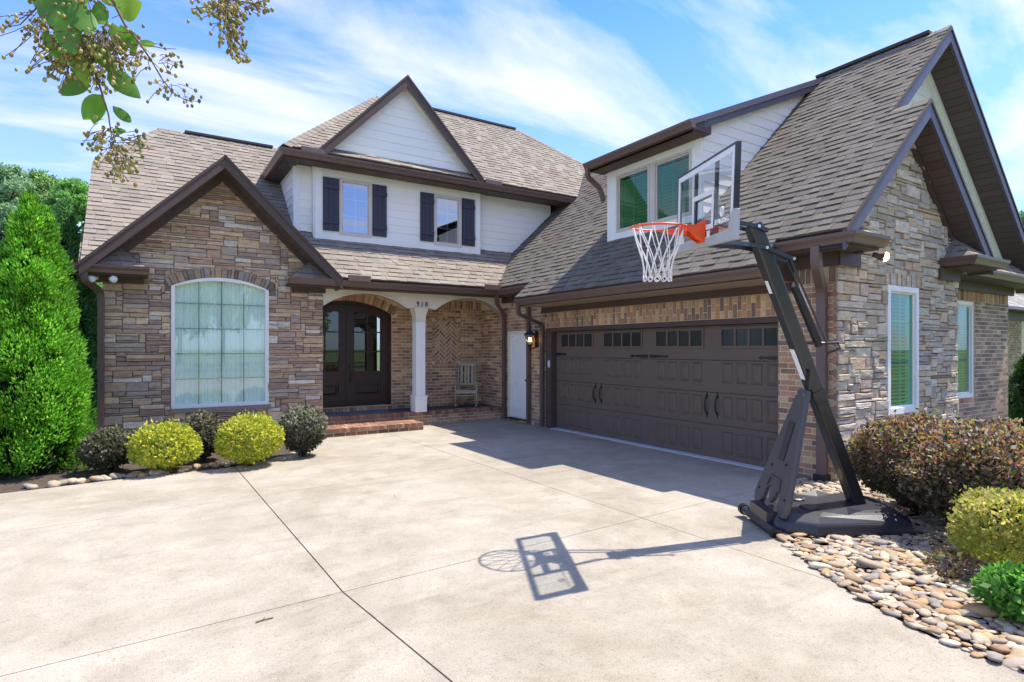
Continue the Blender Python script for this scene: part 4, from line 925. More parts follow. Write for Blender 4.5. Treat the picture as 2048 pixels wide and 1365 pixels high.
# islands -> slabs
seen = set()
for f0 in list(bmm.faces):
    if f0 in seen: continue
    st = [f0]; isl = []
    seen.add(f0)
    while st:
        f = st.pop(); isl.append(f)
        for e in f.edges:
            for g_ in e.link_faces:
                if g_ not in seen: seen.add(g_); st.append(g_)
    b2 = bmesh.new(); mp_ = {}
    for f in isl:
        for v in f.verts:
            if v not in mp_: mp_[v] = b2.verts.new(v.co)
        b2.faces.new([mp_[v] for v in f.verts])
    r = bmesh.ops.extrude_face_region(b2, geom=b2.faces[:]); bmesh.ops.translate(b2, vec=(0, 0, -.024), verts=[v for v in r['geom'] if isinstance(v, bmesh.types.BMVert)])
    bmesh.ops.recalc_face_normals(b2, faces=b2.faces[:])
    me = bpy.data.meshes.new('slab'); b2.to_mesh(me); b2.free(); me.materials.append(CONC)
    o = bpy.data.objects.new('slab', me); link(o, drv)
bmm.free()
# planting beds: left below the gable window, right beside the garage
def bed(name, pts, z=-.03, amp=.02, th=.08):
    return kind(MB().prism([(x, y, z-th) for x, y in pts], (0, 0, th)).build(name, MULCH), 'structure')
bed('planting_bed', [(-9.5, 7.78)]+[(p.x, p.y-.02) for p in left_edge][6:]+[(2.95, 11.68), (-9.5, 11.75)], z=-.012, th=.06)
bed('planting_bed', [(p.x-.02, p.y) for p in right_edge][:-6]+[(14.5, -1.2), (14.5, 4.5), (7.1, 4.5)], z=-.012, th=.06)
kind(MB().add([(-400, -34, -.086), (400, -34, -.086), (400, -24, -.086), (-400, -24, -.086)], [(0, 1, 2, 3)]).build('street', mat('asphalt', (.05, .05, .052), .9, nscale=40, namt=.2), fixn=False), 'structure')
# ------------------------------------------------------------------ river stones
ROCK = mat('river_rock', attr=True, rough=.75, nscale=30, namt=.2, spec=.3, n2=6, n2amt=.15, bump=.12, bscale=70)
RKP = [(.36,.27,.17), (.40,.32,.21), (.30,.25,.20), (.43,.36,.26), (.34,.21,.115), (.41,.265,.13), (.24,.21,.18), (.45,.39,.30), (.36,.295,.225), (.27,.185,.115)]
def ico(sub=2):
    b = bmesh.new(); bmesh.ops.create_icosphere(b, subdivisions=sub, radius=1); v = np.array([x.co[:] for x in b.verts]); f = [tuple(x.index for x in q.verts) for q in b.faces]; b.free(); return v, f
RKN = ['tan brown', 'tan', 'grey brown', 'pale tan', 'rust brown', 'orange tan', 'dark grey', 'cream coloured', 'beige', 'dark brown']
IV, IF = ico(2)
def pebble(x, y, z, r, asp, flat, rot):
    v = IV.copy(); n = np.sin(v @ rng.normal(0, 1.6, (3, 3))+rng.uniform(0, 6, 3)).sum(1)*.06
    v = v*(1+n)[:, None]; v = np.sign(v)*np.abs(v)**.9; v = v*np.array([r*asp, r, r*flat])
    tl = random.uniform(-.3, .3); ct, st_ = math.cos(tl), math.sin(tl); v = v @ np.array([[ct, 0, -st_], [0, 1, 0], [st_, 0, ct]])
    c, s_ = math.cos(rot), math.sin(rot); return v @ np.array([[c, s_, 0], [-s_, c, 0], [0, 0, 1]])+np.array([x, y, z])
def inpoly(x, y, P):
    c = False; j = len(P)-1
    for i in range(len(P)):
        if (P[i][1] > y) != (P[j][1] > y) and x < (P[j][0]-P[i][0])*(y-P[i][1])/(P[j][1]-P[i][1])+P[i][0]: c = not c
        j = i
    return c
drvpoly = outline
bedR = [(p.x, p.y) for p in right_edge][4:62]+[(5.2, -.6), (5.35, 1.1), (5.6, 1.75), (6.3, 2.45), (7.3, 2.9), (8.2, 3.6), (7.2, 3.84), (6.95, 4.2)]
rocks = []; cell = {}
def place(n, rmin, rmax, poly, zfun, gap):
    xs = [p[0] for p in poly]; ys = [p[1] for p in poly]; k = 0
    for _ in range(n):
        x, y = random.uniform(min(xs), max(xs)), random.uniform(min(ys), max(ys))
        r = rmin+(rmax-rmin)*random.random()**2.2
        if not inpoly(x, y, poly) or inpoly(x-.0, y, drvpoly): continue
        key = (int(x/.2), int(y/.2)); ok = True
        for i in (-1, 0, 1):
            for j in (-1, 0, 1):
                for (a, b_, rr) in cell.get((key[0]+i, key[1]+j), ()):
                    if math.hypot(a-x, b_-y) < (r+rr)*gap: ok = False; break
                if not ok: break
            if not ok: break
        if not ok: continue
        cell.setdefault(key, []).append((x, y, r)); rocks.append((x, y, r)); k += 1
place(110, .055, .08, bedR, None, .9); place(5000, .034, .052, bedR, None, .76); place(32000, .018, .034, bedR, None, .62)
RS = []
for (x, y, r) in rocks:
    v = pebble(x, y, .0+r*.30+random.uniform(-.008, .012), r, random.uniform(1.15, 1.75), random.uniform(.30, .50), random.uniform(0, 6.28))
    ci = random.randrange(len(RKP)); RS.append((v, vary(RKP[ci], .15), ('large ' if r > .048 else '')+RKN[ci]))
bpy.context.view_layer.update()
def rock_emit(RS, label, group, limit, nm='river_stone'):
    a = []
    for v, t, nm_ in RS:
        q = proj(v); a.append((np.clip(q[:, 0], 0, 2048).max()-np.clip(q[:, 0], 0, 2048).min())*(np.clip(q[:, 1], 0, 1365).max()-np.clip(q[:, 1], 0, 1365).min()) if q[:, 2].min() > .3 else 0)
    od = sorted(range(len(RS)), key=lambda i: -a[i])
    for i in od[:limit]:
        v, t, nm_ = RS[i]; c = v.mean(0); o = bpy.data.objects.new(nm, mkmesh(nm, v-c, IF, ROCK, t, True)); o.location = c; link(o); tag(o, nm_+' '+label, 'stone', nm_+' '+group)
    rest = od[limit:]
    if rest:
        V = np.concatenate([RS[i][0] for i in rest]); T = np.concatenate([np.broadcast_to(RS[i][1], (len(IV), 3)) for i in rest]); F = [tuple(x+k*len(IV) for x in q) for k in range(len(rest)) for q in IF]
        o = bpy.data.objects.new('river_gravel', mkmesh('river_gravel', V, F, ROCK, T, True)); link(o); kind(o, 'stuff')
        tag(o, 'smaller smooth river pebbles filling the bed between the larger stones', 'gravel')
rock_emit(RS, 'river stone in the bed along the right driveway edge', 'river stones in the bed right of the driveway', 280)
RL = []
for i in range(46):
    px = random.uniform(-1.2, 1.1); y = 8.72+(px+.7)*.1+random.uniform(.05, .24); r = random.uniform(.03, .07); ci = random.randrange(len(RKP)); RL.append((pebble(px, y, r*.35, r, random.uniform(1, 1.5), .62, random.uniform(0, 6)), vary(RKP[ci], .15), RKN[ci]))
rock_emit(RL, 'rounded stone at the left driveway edge below the clipped shrubs', 'stones at the left driveway edge', 46, 'edging_stone')
# ------------------------------------------------------------------ foliage
LEAFM = mat('leaf_green', attr=True, rough=.5, trans=.5, spec=.4)
BARK = mat('bark', (.10, .075, .055), .95, nscale=20, namt=.3, bump=.6, stretch=(1, 1, .3))
def leafmesh(name, P, U, Wd, ln, wd, col, parent, m=LEAFM):
    """one folded four-corner leaf per point; P base, U growth direction, Wd width direction"""
    n = len(P); U = U/np.linalg.norm(U, axis=1)[:, None]; Wd = Wd-(Wd*U).sum(1)[:, None]*U; Wd /= np.linalg.norm(Wd, axis=1)[:, None]+1e-9
    Nn = np.cross(U, Wd); ln = np.asarray(ln)[:, None]; wd = np.asarray(wd)[:, None]
    V = np.empty((n, 4, 3)); V[:, 0] = P; V[:, 1] = P+U*ln*.45+Wd*wd*.5+Nn*wd*.12; V[:, 2] = P+U*ln; V[:, 3] = P+U*ln*.45-Wd*wd*.5+Nn*wd*.12
    me = bpy.data.meshes.new(name); me.vertices.add(n*4); me.vertices.foreach_set('co', V.astype(np.float32).ravel())
    me.loops.add(n*4); me.loops.foreach_set('vertex_index', np.arange(n*4, dtype=np.int32)); me.polygons.add(n)
    me.polygons.foreach_set('loop_start', np.arange(0, n*4, 4, dtype=np.int32)); me.polygons.foreach_set('loop_total', np.full(n, 4, np.int32)); me.update()
    a = me.color_attributes.new('tone', 'FLOAT_COLOR', 'POINT'); t = np.ones((n, 4, 4), np.float32); t[:, :, :3] = col[:, None, :]; a.data.foreach_set('color', t.ravel())
    me.materials.append(m); o = bpy.data.objects.new(name, me); return link(o, parent)
def rdir(n): v = rng.normal(size=(n, 3)); return v/np.linalg.norm(v, axis=1)[:, None]
def pick(pal, n, amt=.18):
    p = np.array(pal)[rng.integers(0, len(pal), n)]; return 1.4*p*(1+rng.uniform(-amt, amt, (n, 1)))
def stems(name, base, tips, r, parent, m=BARK):
    b = MB(); base = Vector(base)
    for t in tips:
        t = Vector(t); md = (base+t)/2+Vector((random.uniform(-.05, .05), random.uniform(-.05, .05), 0)); b.tube([base+Vector((random.uniform(-.04, .04), random.uniform(-.04, .04), 0)), md, t], [r, r*.7, r*.35], 5)
    return b.build(name, m, parent, smooth=True)
def shrub(name, label, cat, c, rx, ry, h, n, ls, pal, group=None, z0=.06, tip=None, rough=.1, flat=.0, lump=.12, seedlump=9, inner=.25):
    c = np.array(c, float); root = empty(name, tuple(c)); tag(root, label, cat, group)
    d = rdir(n)
    lp = rdir(seedlump); k = np.exp(6*(d @ lp.T-1)).max(1)
    fine = np.sin(d @ rng.normal(0, 7, (3, 1)))[:, 0]*.5+np.sin(d @ rng.normal(0, 11, (3, 1)))[:, 0]*.5
    rr = (1-lump+lump*k+fine*rough*.5)*(1-inner*rng.random(n)**2)
    wide = np.where(d[:, 2] < 0, (1-np.abs(d[:, 2])**3)/np.maximum(np.sqrt(1-d[:, 2]**2), .25), 1.0)[:, None]
    P = d*rr[:, None]*np.array([rx, ry, h*.5]); P[:, :2] *= np.minimum(wide, 1.35); P[:, 2] += h*.5+z0*.5; P[:, 2] = np.maximum(P[:, 2], rng.uniform(.01, .12, n)*h)
    U = d*.45+rdir(n)*.95+np.array([0, 0, .35]); col = pick(pal, n)
    if tip is not None:  # mixes in coloured tips and painted glints, more towards the top
        s_ = (rng.random(n) < tip[1])*np.clip((d[:, 2]+.5), 0, 1); s_ = s_[:, None]; col = col*(1-s_)+np.array(tip[0])[rng.integers(0, len(tip[0]), n)]*s_
    l = ls*rng.uniform(.5, 1.5, n); shoot = rng.random(n) < .05; P[shoot] *= rng.uniform(1.03, 1.10, (int(shoot.sum()), 1)); leafmesh('foliage', P+c, U, rdir(n), l, l*.62, col, root)
    tp = [tuple(c+np.array([math.cos(a)*rx*.4, math.sin(a)*ry*.4, h*random.uniform(.4, .8)])) for a in np.linspace(0, 6.28, 6)]
    stems('stem', tuple(c+np.array([0, 0, -.02])), tp, .010, root); return root
YEL = [(.36, .38, .04), (.44, .43, .05), (.27, .34, .04), (.50, .46, .07), (.20, .27, .03)]
DRK = [(.035, .045, .025), (.05, .06, .03), (.07, .055, .045), (.03, .04, .02), (.085, .09, .055)]
PUR = [(.05, .032, .038), (.055, .065, .03), (.06, .04, .035), (.045, .06, .024), (.08, .055, .04), (.035, .028, .03), (.06, .075, .03), (.07, .06, .055)]
def at(u, v, z, d):     # point of the plan at image column u and depth d
    l = (u-1024)/1157.571*d; return (d*SY+l*CY, d*CY-l*SY, z)
SHEEN_DRK = ([(.26, .24, .15), (.20, .25, .11), (.30, .24, .17)], .6)  # pale leaf colours stand in for sheen on the dark leaves
shrub('dark_shrub', 'low dark shrub between the tall arborvitae and the first yellow shrub', 'shrub', at(221, 0, 0, 7.75), .33, .33, .56, 3800, .048, DRK, 'clipped shrubs below the gable window', tip=SHEEN_DRK)
shrub('yellow_shrub', 'left of the two clipped yellow-green mounds below the arched window', 'shrub', at(326, 0, 0, 7.75), .44, .42, .63, 7500, .042, YEL, 'clipped shrubs below the gable window', lump=.12, rough=.12)
shrub('dark_shrub', 'dark green shrub between the two yellow-green mounds', 'shrub', at(408, 0, 0, 8.55), .31, .31, .68, 3800, .048, DRK, 'clipped shrubs below the gable window', tip=SHEEN_DRK)
shrub('yellow_shrub', 'right of the two clipped yellow-green mounds, nearest the porch', 'shrub', at(500, 0, 0, 8.15), .45, .44, .71, 8000, .042, YEL, 'clipped shrubs below the gable window', lump=.12, rough=.12)
shrub('dark_shrub', 'silvery dark shrub at the left end of the brick porch step', 'shrub', at(607, 0, 0, 8.85), .36, .34, .76, 4600, .046, DRK, 'clipped shrubs below the gable window', tip=([(.36, .36, .25), (.28, .32, .18), (.26, .25, .18)], .7))  # silvery leaf colours painted in as sheen
TIP_GLINT_PUR = ([(.40, .26, .07), (.30, .32, .07), (.42, .17, .10), (.48, .38, .16), (.22, .12, .12), (.46, .42, .36)], .75)  # orange tips, plus pale leaves painted as glints
shrub('purple_shrub', 'left half of the purple-leaved hedge below the tall stone wall window', 'shrub', at(1832, 0, 0, 5.75),   .56, .60, .96, 17000, .038, PUR, 'purple shrubs at the right corner', tip=TIP_GLINT_PUR, lump=.16)
shrub('purple_shrub', 'large bronze-tipped purple shrub at the right edge of the bed', 'shrub', at(1985, 0, 0, 5.05), .80, .66, .98, 26000, .038, PUR, 'purple shrubs at the right corner', tip=TIP_GLINT_PUR, lump=.16)
shrub('golden_shrub', 'yellow-green loose shrub in front of the purple hedge', 'shrub', at(2036, 0, 0, 4.25), .48, .44, .58, 9000, .034, [(.30, .33, .05), (.38, .38, .06), (.22, .27, .05), (.44, .40, .09)], None, lump=.22, tip=([(.55, .48, .18)], .4))
shrub('green_shrub', 'small bright green leafy shrub nearest the camera', 'shrub', at(2034, 0, 0, 3.5), .19, .19, .29, 1500, .05, [(.10, .26, .04), (.14, .32, .05), (.07, .19, .035)], None)
shrub('dry_shrub', 'thin brownish twiggy plant at the foot of the yellow-green shrub', 'shrub', at(1905, 0, 0, 4.15), .17, .16, .17, 260, .04, [(.14, .11, .05), (.16, .15, .05), (.12, .06, .05)], None, z0=.02)
def conifer(name, label, c, R, H, n, pal, apex=((0, 0, 1.0),), ls=.075, group=None, pw=.8, nl=420):
    c = np.array(c, float); root = empty(name, tuple(c)); tag(root, label, 'tree', group)
    # upright flame-shaped sprays on the surface of a tapering column
    ax = np.array(apex); K = nl; zz = rng.random(K)**.85; an = rng.uniform(0, 2*np.pi, K); wh = rng.integers(0, len(ax), K)
    def prof(t): return np.clip(np.where(t < .18, .80+t*1.1, (1.0-(np.maximum(t-.18, 0)/.82)**1.35)), 0, 1)
    hz_ = H*ax[wh, 2]; rr = R*prof(zz)*(.86 if len(ax) > 1 else 1)*rng.uniform(.84, 1.12, K)
    lc = np.stack([c[0]+ax[wh, 0]*zz**1.5+rr*np.cos(an)*.93, c[1]+ax[wh, 1]*zz**1.5+rr*np.sin(an)*.93, c[2]+.1+zz*hz_*.97], 1)
    lr = R*rng.uniform(.12, .34, K)*(1.05-.6*zz); m_ = n//K
    idx = np.repeat(np.arange(K), m_); d = rdir(len(idx)); d[:, 2] = d[:, 2]*1.0
    out = np.stack([np.cos(an), np.sin(an), np.zeros(K)], 1)[idx]
    P = lc[idx]+d*(lr[idx]*rng.uniform(.7, 1.05, len(idx)))[:, None]*np.array([1, 1, 1.7])
    U = d*.6+out*.5+np.array([0, 0, .9])+rdir(len(idx))*.45
    col = pick(pal, len(idx), .15)*(rng.uniform(.6, 1.3, K)[idx])[:, None]; l = ls*rng.uniform(.6, 1.3, len(idx))
    leafmesh('foliage', P, U, rdir(len(idx)), l, l*.36, col, root)
    # inner core of larger, darker leaves
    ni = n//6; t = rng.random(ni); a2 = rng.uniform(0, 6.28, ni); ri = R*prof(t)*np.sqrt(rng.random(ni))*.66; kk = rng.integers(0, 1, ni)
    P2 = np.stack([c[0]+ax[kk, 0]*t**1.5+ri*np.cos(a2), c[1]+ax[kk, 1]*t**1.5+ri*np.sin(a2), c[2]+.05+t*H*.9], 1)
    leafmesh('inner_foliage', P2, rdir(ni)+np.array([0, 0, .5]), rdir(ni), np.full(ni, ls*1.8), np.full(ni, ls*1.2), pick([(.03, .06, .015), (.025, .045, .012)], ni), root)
    MB().tube([tuple(c), tuple(c+np.array([0, 0, H*.8]))], [.08, .015], 7).build('trunk', BARK, root, smooth=True); return root
ARB = [(.10, .30, .02), (.12, .34, .025), (.07, .23, .02), (.17, .39, .035), (.22, .42, .05)]
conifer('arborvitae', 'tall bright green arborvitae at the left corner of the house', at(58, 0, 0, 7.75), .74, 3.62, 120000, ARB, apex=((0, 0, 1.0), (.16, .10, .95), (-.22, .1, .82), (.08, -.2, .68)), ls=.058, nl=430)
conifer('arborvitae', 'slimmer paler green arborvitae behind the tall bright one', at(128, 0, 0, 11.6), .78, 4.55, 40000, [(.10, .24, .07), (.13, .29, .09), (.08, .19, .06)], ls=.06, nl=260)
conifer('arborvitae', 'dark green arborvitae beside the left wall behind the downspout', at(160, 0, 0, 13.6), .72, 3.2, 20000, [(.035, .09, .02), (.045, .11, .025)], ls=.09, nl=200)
conifer('evergreen_shrub', 'small dark evergreen beside the neighbouring brick wall', at(2056, 0, 0, 12.0), .40, 1.45, 7000, [(.03, .075, .02), (.045, .10, .025)], ls=.07, nl=110)
def tree(name, label, c, H, R, n, pal, trunk=.28, base=.35, blobs=34, ls=.35, group=None, squash=.75, airy=.6, clump=(.20, .40)):
    c = np.array(c, float); root = empty(name, tuple(c)); tag(root, label, 'tree', group)
    K = blobs; bc = []
    for i in range(K):
        t = (i+.5)/K; z = H*(base+(1-base)*t**.9*.93); rad = R*math.sin(math.pi*min(1, .18+.80*t))**.7; a = i*2.4+random.uniform(-.5, .5); q = rad*random.uniform(.2, 1.12); bc.append((c[0]+q*math.cos(a), c[1]+q*math.sin(a), z))
    bc = np.array(bc); br = R*rng.uniform(*clump, K); m_ = n//K; idx = np.repeat(np.arange(K), m_); d = rdir(len(idx))
    P = bc[idx]+d*(br[idx]*rng.random(len(idx))**.33*rng.uniform(airy, 1.1, len(idx)))[:, None]*np.array([1, 1, squash])
    l = ls*rng.uniform(.6, 1.3, len(idx)); col = pick(pal, len(idx), .2)*(rng.uniform(.75, 1.25, K)[idx])[:, None]
    leafmesh('crown', P, d*.6+rdir(len(idx))+np.array([0, 0, .3]), rdir(len(idx)), l, l*.45, col, root)
    MB().tube([tuple(c), tuple(c+np.array([.1, 0, H*.5])), tuple(c+np.array([-.1, .1, H*.9]))], [trunk, trunk*.6, trunk*.15], 8).build('trunk', BARK, root, smooth=True)
    b = MB()
    for i in range(0, K, 2): z = max(H*base*.8, bc[i][2]-R*.5); b.tube([(c[0], c[1], z), tuple((bc[i]+np.array([c[0], c[1], z]))/2+np.array([0, 0, .2])), tuple(bc[i])], [trunk*.3, trunk*.2, .03], 5)
    b.build('limb', BARK, root, smooth=True); return root
PINE = [(.13, .24, .07), (.17, .29, .09), (.22, .34, .12), (.10, .19, .05)]
tg = 'pines behind the left corner'
tree('pine_tree', 'hazy pale pine crown at the far left edge, thinnest of the group', at(18, 0, 0, 34), 12.8, 2.6, 26000, [(.20, .32, .17), (.25, .36, .20), (.16, .27, .14)], group=tg, ls=.2, blobs=95, airy=.6, clump=(.10, .24), squash=.6)  # distance haze put into the pale leaf colours
tree('pine_tree', 'tall pine with the highest tip, directly above the arborvitae', at(82, 0, 0, 36), 13.0, 3.0, 36000, PINE, group=tg, ls=.2, blobs=120, clump=(.10, .24), squash=.6)
tree('pine_tree', 'round dark green pine crown touching the left roof edge', at(150, 0, 0, 33), 11.6, 2.2, 34000, [(.10, .24, .06), (.14, .29, .07), (.18, .33, .08)], group=tg, ls=.18, blobs=105, clump=(.12, .26), squash=.65)
tree('pine_tree', 'low dark tree behind the left arborvitae near the ground', at(8, 0, 0, 24), 5.2, 2.0, 12000, PINE, group=tg, ls=.2)
tree('broadleaf_tree', 'distant green tree top beyond the right roof edge', at(2062, 0, 0, 36), 10.6, 2.2, 7000, [(.10, .20, .07), (.14, .26, .10)], ls=.25)
# trees and lawn across the street, seen only as reflections in the windows
for i, (x, y, h) in enumerate(((-16, -44, 12), (-6, -48, 14), (3, -46, 10), (12, -44, 13), (24, -46, 12), (-30, -45, 13), (30, -14, 9), (44, -22, 12), (60, -30, 14), (80, -36, 15), (-22, -53, 12), (8, -55, 13), (36, -50, 13), (-1, -56, 11), (17, -53, 12))):
    tree('street_tree', ['tree across the street far left', 'tall tree across the street left of centre', 'low tree across the street at centre', 'tree across the street right of centre', 'tree across the street far right', 'outermost left tree across the street', 'garden tree right of the driveway behind the camera', 'second tree right of the driveway behind the camera', 'third tree right of the driveway behind the camera', 'farthest tree right of the driveway behind the camera', 'back row tree far left across the street', 'back row tree right of centre across the street', 'back row tree far right across the street', 'back row tree at centre across the street', 'back row tree between the two right trees across the street'][i], (x, y, -.09), h, h*.33, 2500, PINE, ls=.8, group='trees across the street')
# ------------------------------------------------------------------ basketball hoop
NV = Vector((-.875, .484, 0)).normalized(); EV = Vector((.484, .875, 0)).normalized(); TI = .078
H0 = Vector((5.65, 2.85, 0))
class HF:
    def __init__(s, o): s.o = Vector(o)
    def p(s, x, y, z): return s.o+NV*x+(EV+Vector((0, 0, TI)))*y+(Vector((0, 0, 1))-EV*TI)*z
hoop = tag(empty('basketball_hoop', (5.3, 3.0, 0)), 'portable basketball hoop on a leaning black pole at the driveway edge', 'basketball hoop')
hp = HF(H0); P_ = hp.p
HB_ = mat('hoop_black', (.014, .015, .018), .32, spec=.6, coat=.3); PLA = mat('base_plastic', (.028, .028, .035), .36, nscale=40, namt=.15, spec=.5, bump=.05); PLG = mat('panel_plastic', (.075, .073, .075), .5, nscale=60, namt=.12, spec=.45)
CHR = mat('chrome', (.75, .75, .76), .2, metal=1); ORG = mat('rim_orange', (.80, .085, .012), .4, spec=.5); GRY = mat('pad_grey', (.42, .43, .43), .55, nscale=10, namt=.05); WFR = mat('frame_white', (.78, .78, .79), .4); NETM = mat('net_cord', (.8, .8, .78), .8)
def hbox(b, x0, x1, y0, y1, z0, z1):
    v = [P_(x, y, z) for z in (z0, z1) for x, y in ((x0, y0), (x1, y0), (x1, y1), (x0, y1))]
    return b.add(v, [(0,3,2,1),(4,5,6,7),(0,1,5,4),(1,2,6,5),(2,3,7,6),(3,0,4,7)])
# base tank: stacked outlines
def ring(x0, x1, w0, w1, z, c=.10): return [P_(x0, -w0+c, z), P_(x0+c*.6, -w0, z), P_(x1-.30, -w1, z), P_(x1-.08, -w1+.10, z), P_(x1, -w1+.16, z), P_(x1, w1-.16, z), P_(x1-.08, w1-.10, z), P_(x1-.30, w1, z), P_(x0+c*.6, w0, z), P_(x0, w0-c, z)]
b = MB(); rs = [ring(-.31, .92, .37, .36, .005), ring(-.33, .93, .39, .38, .06), ring(-.30, .91, .37, .36, .14), ring(-.22, .86, .28, .30, .20), ring(-.16, .80, .20, .24, .215)]
for i, r in enumerate(rs): b.v += [tuple(q) for q in r]; b.t += [(1, 1, 1)]*10
for i in range(4):
    for k in range(10): b.f.append((i*10+k, i*10+(k+1) % 10, i*10+10+(k+1) % 10, i*10+10+k))
b.f.append(tuple(range(40, 50)))
base = bevel(b.build('base', PLA, hoop), .018, 2)
for s_ in (-1, 1):
    bb = MB(); v = [P_(.05, s_*.22, .195), P_(.30, s_*.30, .19), P_(.52, s_*.25, .205), P_(.30, s_*.17, .212), P_(.28, s_*.235, .255)]; bb.add(v, [(0, 1, 4), (1, 2, 4), (2, 3, 4), (3, 0, 4)]).build('base_rib', PLA, base)
    bb = MB(); bb.lathe(P_(.55, s_*.12, .21), [(.085, 0), (.085, .012), (.07, .02), (.0, .02)], 20).build('fill_cap', PLA, base)
b = MB(); b.tube([P_(.955, -.28, .055), P_(.955, .28, .055)], .042, 10); hbox(b, .86, .97, -.16, .16, .07, .19); b.build('axle_housing', PLA, base)
for s_ in (-1, 1): MB().tube([P_(.955, s_*.285, .05), P_(.955, s_*.335, .05)], .052, 16).build('wheel', BLACK, hoop)
# pole
PT = Vector((4.474, 3.141, 2.735)); PF0 = P_(0, 0, .15); pd_ = (PT-PF0).normalized()
b = MB(); b.bar(PF0, PT, EV, .115, .125); pole = bevel(b.build('pole', HB_, hoop), .012, 2)
q = PF0+(PT-PF0)*.40; sidev = pd_.cross(EV).normalized()
MB().bar(q, q+pd_*.10, EV, .13, .14).build('pole_collar', HB_, pole)
pn = (PT-PF0).cross(EV).normalized()
# sticker on the front of the pole and decal on the lift
fnt = pn if pn.dot(NV) > 0 else -pn
edir = EV
def onpole(t, side, off): return PF0+(PT-PF0)*t+side*off
c = onpole(.53, -1*EV*1, 0)
MB().obox(PF0+(PT-PF0)*.535+fnt*.064, pd_, pd_.cross(fnt), fnt, .30, .07, .003).build('sticker', WFR, pole)
MB().obox(PF0+(PT-PF0)*.80+fnt*.064, pd_, pd_.cross(fnt), fnt, .12, .05, .003).build('sticker', WFR, pole)
# support panel
SX = .88; tz = 1.30; tp = PF0+(PT-PF0)*.455
def pn_(y, t): # t 0 bottom .. 1 top
    bot = P_(SX, y, .19); top = tp+fnt*.10+EV*y+Vector((0, 0, TI*y)); return bot+(top-bot)*t
prof = [(-.26, -.02), (-.20, -.03), (-.135, .02), (-.12, .13), (-.06, .17), (-.035, .07), (0, .03), (.035, .07), (.06, .17), (.12, .13), (.135, .02), (.20, -.03), (.26, -.02), (.285, .04), (.285, .10), (.075, .98), (.06, 1.0), (-.06, 1.0), (-.075, .98), (-.285, .10), (-.285, .04)]
pp = [pn_(y, t) for y, t in prof]; nrm = (pp[15]-pp[0]).cross(pp[12]-pp[0]).normalized(); nrm = nrm if nrm.dot(NV) > 0 else -nrm
sp_ = MB().prism(pp, -nrm*.05).build('support_panel', PLG, hoop); bevel(sp_, .014, 2)
rec = [pn_(y, t)+nrm*.004 for y, t in ((-.045, .40), (.045, .40), (.045, .72), (-.045, .72))]; MB().prism(rec, nrm*.006).build('panel_recess', mat('panel_dark', (.05, .05, .052), .5), sp_)
rec = [pn_(y, t)+nrm*.002 for y, t in ((-.12, .15), (-.09, .25), (.09, .25), (.12, .15), (.10, .15), (.075, .235), (-.075, .235), (-.10, .15))]; MB().prism(rec, nrm*.012).build('panel_rib', PLG, sp_)
for y, t in ((-.10, .38), (.12, .33), (-.22, .12), (.22, .10), (-.05, .955), (.05, .955)): MB().tube([pn_(y, t)-nrm*.01, pn_(y, t)+nrm*.006], .013, 10).build('bolt', BLACK if t < .9 else CHR, sp_)
MB().bar(tp+fnt*.10-EV*.09, tp+fnt*.02-EV*.09+pd_*.16, EV, .03, .05).build('hinge_arm', HB_, hoop)
# backboard, built in its own plane
BC = Vector((4.14, 3.50, 0)); Ebd = (EV+Vector((0, 0, TI))); Zbd = Vector((0, 0, 1))-EV*TI
def B_(y, z, x=0): return BC+Ebd*y+Zbd*(z)+NV*x
y0, y1, z0, z1 = -.625, .625, 2.55, 3.24
def bbx(b, a0, a1, c0, c1, d0, d1):
    v = [B_(y, z, d) for d in (d0, d1) for y, z in ((a0, c0), (a1, c0), (a1, c1), (a0, c1))]; return b.add(v, [(0,3,2,1),(4,5,6,7),(0,1,5,4),(1,2,6,5),(2,3,7,6),(3,0,4,7)])
ACR = glass('acrylic', (.90, .95, .97), .08)
bd = MB(); bd.add([B_(y, z, .003) for y, z in ((y0+.01, z0+.01), (y1-.01, z0+.01), (y1-.01, z1-.01), (y0+.01, z1-.01))], [(0, 1, 2, 3)]); board = bd.build('backboard', ACR, hoop, fixn=False)
b = MB(); bbx(b, y0, y1, z1-.02, z1, -.03, .01); bbx(b, y0, y0+.02, z0, z1-.02, -.03, .01); bbx(b, y1-.02, y1, z0, z1-.02, -.03, .01); b.build('board_frame', HB_, board)
b = MB(); 
for (a, c_, d, e) in ((y0+.02, y1-.02, z1-.065, z1-.02), (y0+.02, y0+.062, z0+.02, z1-.065), (y1-.062, y1-.02, z0+.02, z1-.065)): bbx(b, a, c_, d, e, .007, .0095)
b.build('border_stripe', WFR, board)
tw, tb, tt = .235, 2.665, 2.975; b = MB()
for (a, c_, d, e) in ((-tw, tw, tt-.04, tt), (-tw, -tw+.04, tb+.03, tt-.04), (tw-.04, tw, tb+.03, tt-.04), (-tw, tw, tb-.01, tb+.03)): bbx(b, a, c_, d, e, .0072, .0098)
b.build('target_square', WFR, board)
b = MB(); bbx(b, -tw-.004, -tw+.03, z0, z1-.02, -.03, -.007); bbx(b, tw-.03, tw+.004, z0, z1-.02, -.03, -.007); bbx(b, -tw, tw, tt-.045, tt-.012, -.03, -.007); bbx(b, -tw, tw, z0+.02, tb+.01, -.04, -.008); b.build('support_frame', HB_, board)
b = MB(); pts = [(y0-.012, z0-.03), (-.22, z0-.035), (-.19, z0-.01), (.19, z0-.01), (.22, z0-.035), (y1+.012, z0-.03), (y1+.012, z0+.20), (y1-.025, z0+.20), (y1-.06, z0+.16), (y1-.06, z0+.05), (y0+.06, z0+.05), (y0+.06, z0+.16), (y0+.025, z0+.20), (y0-.012, z0+.20)]
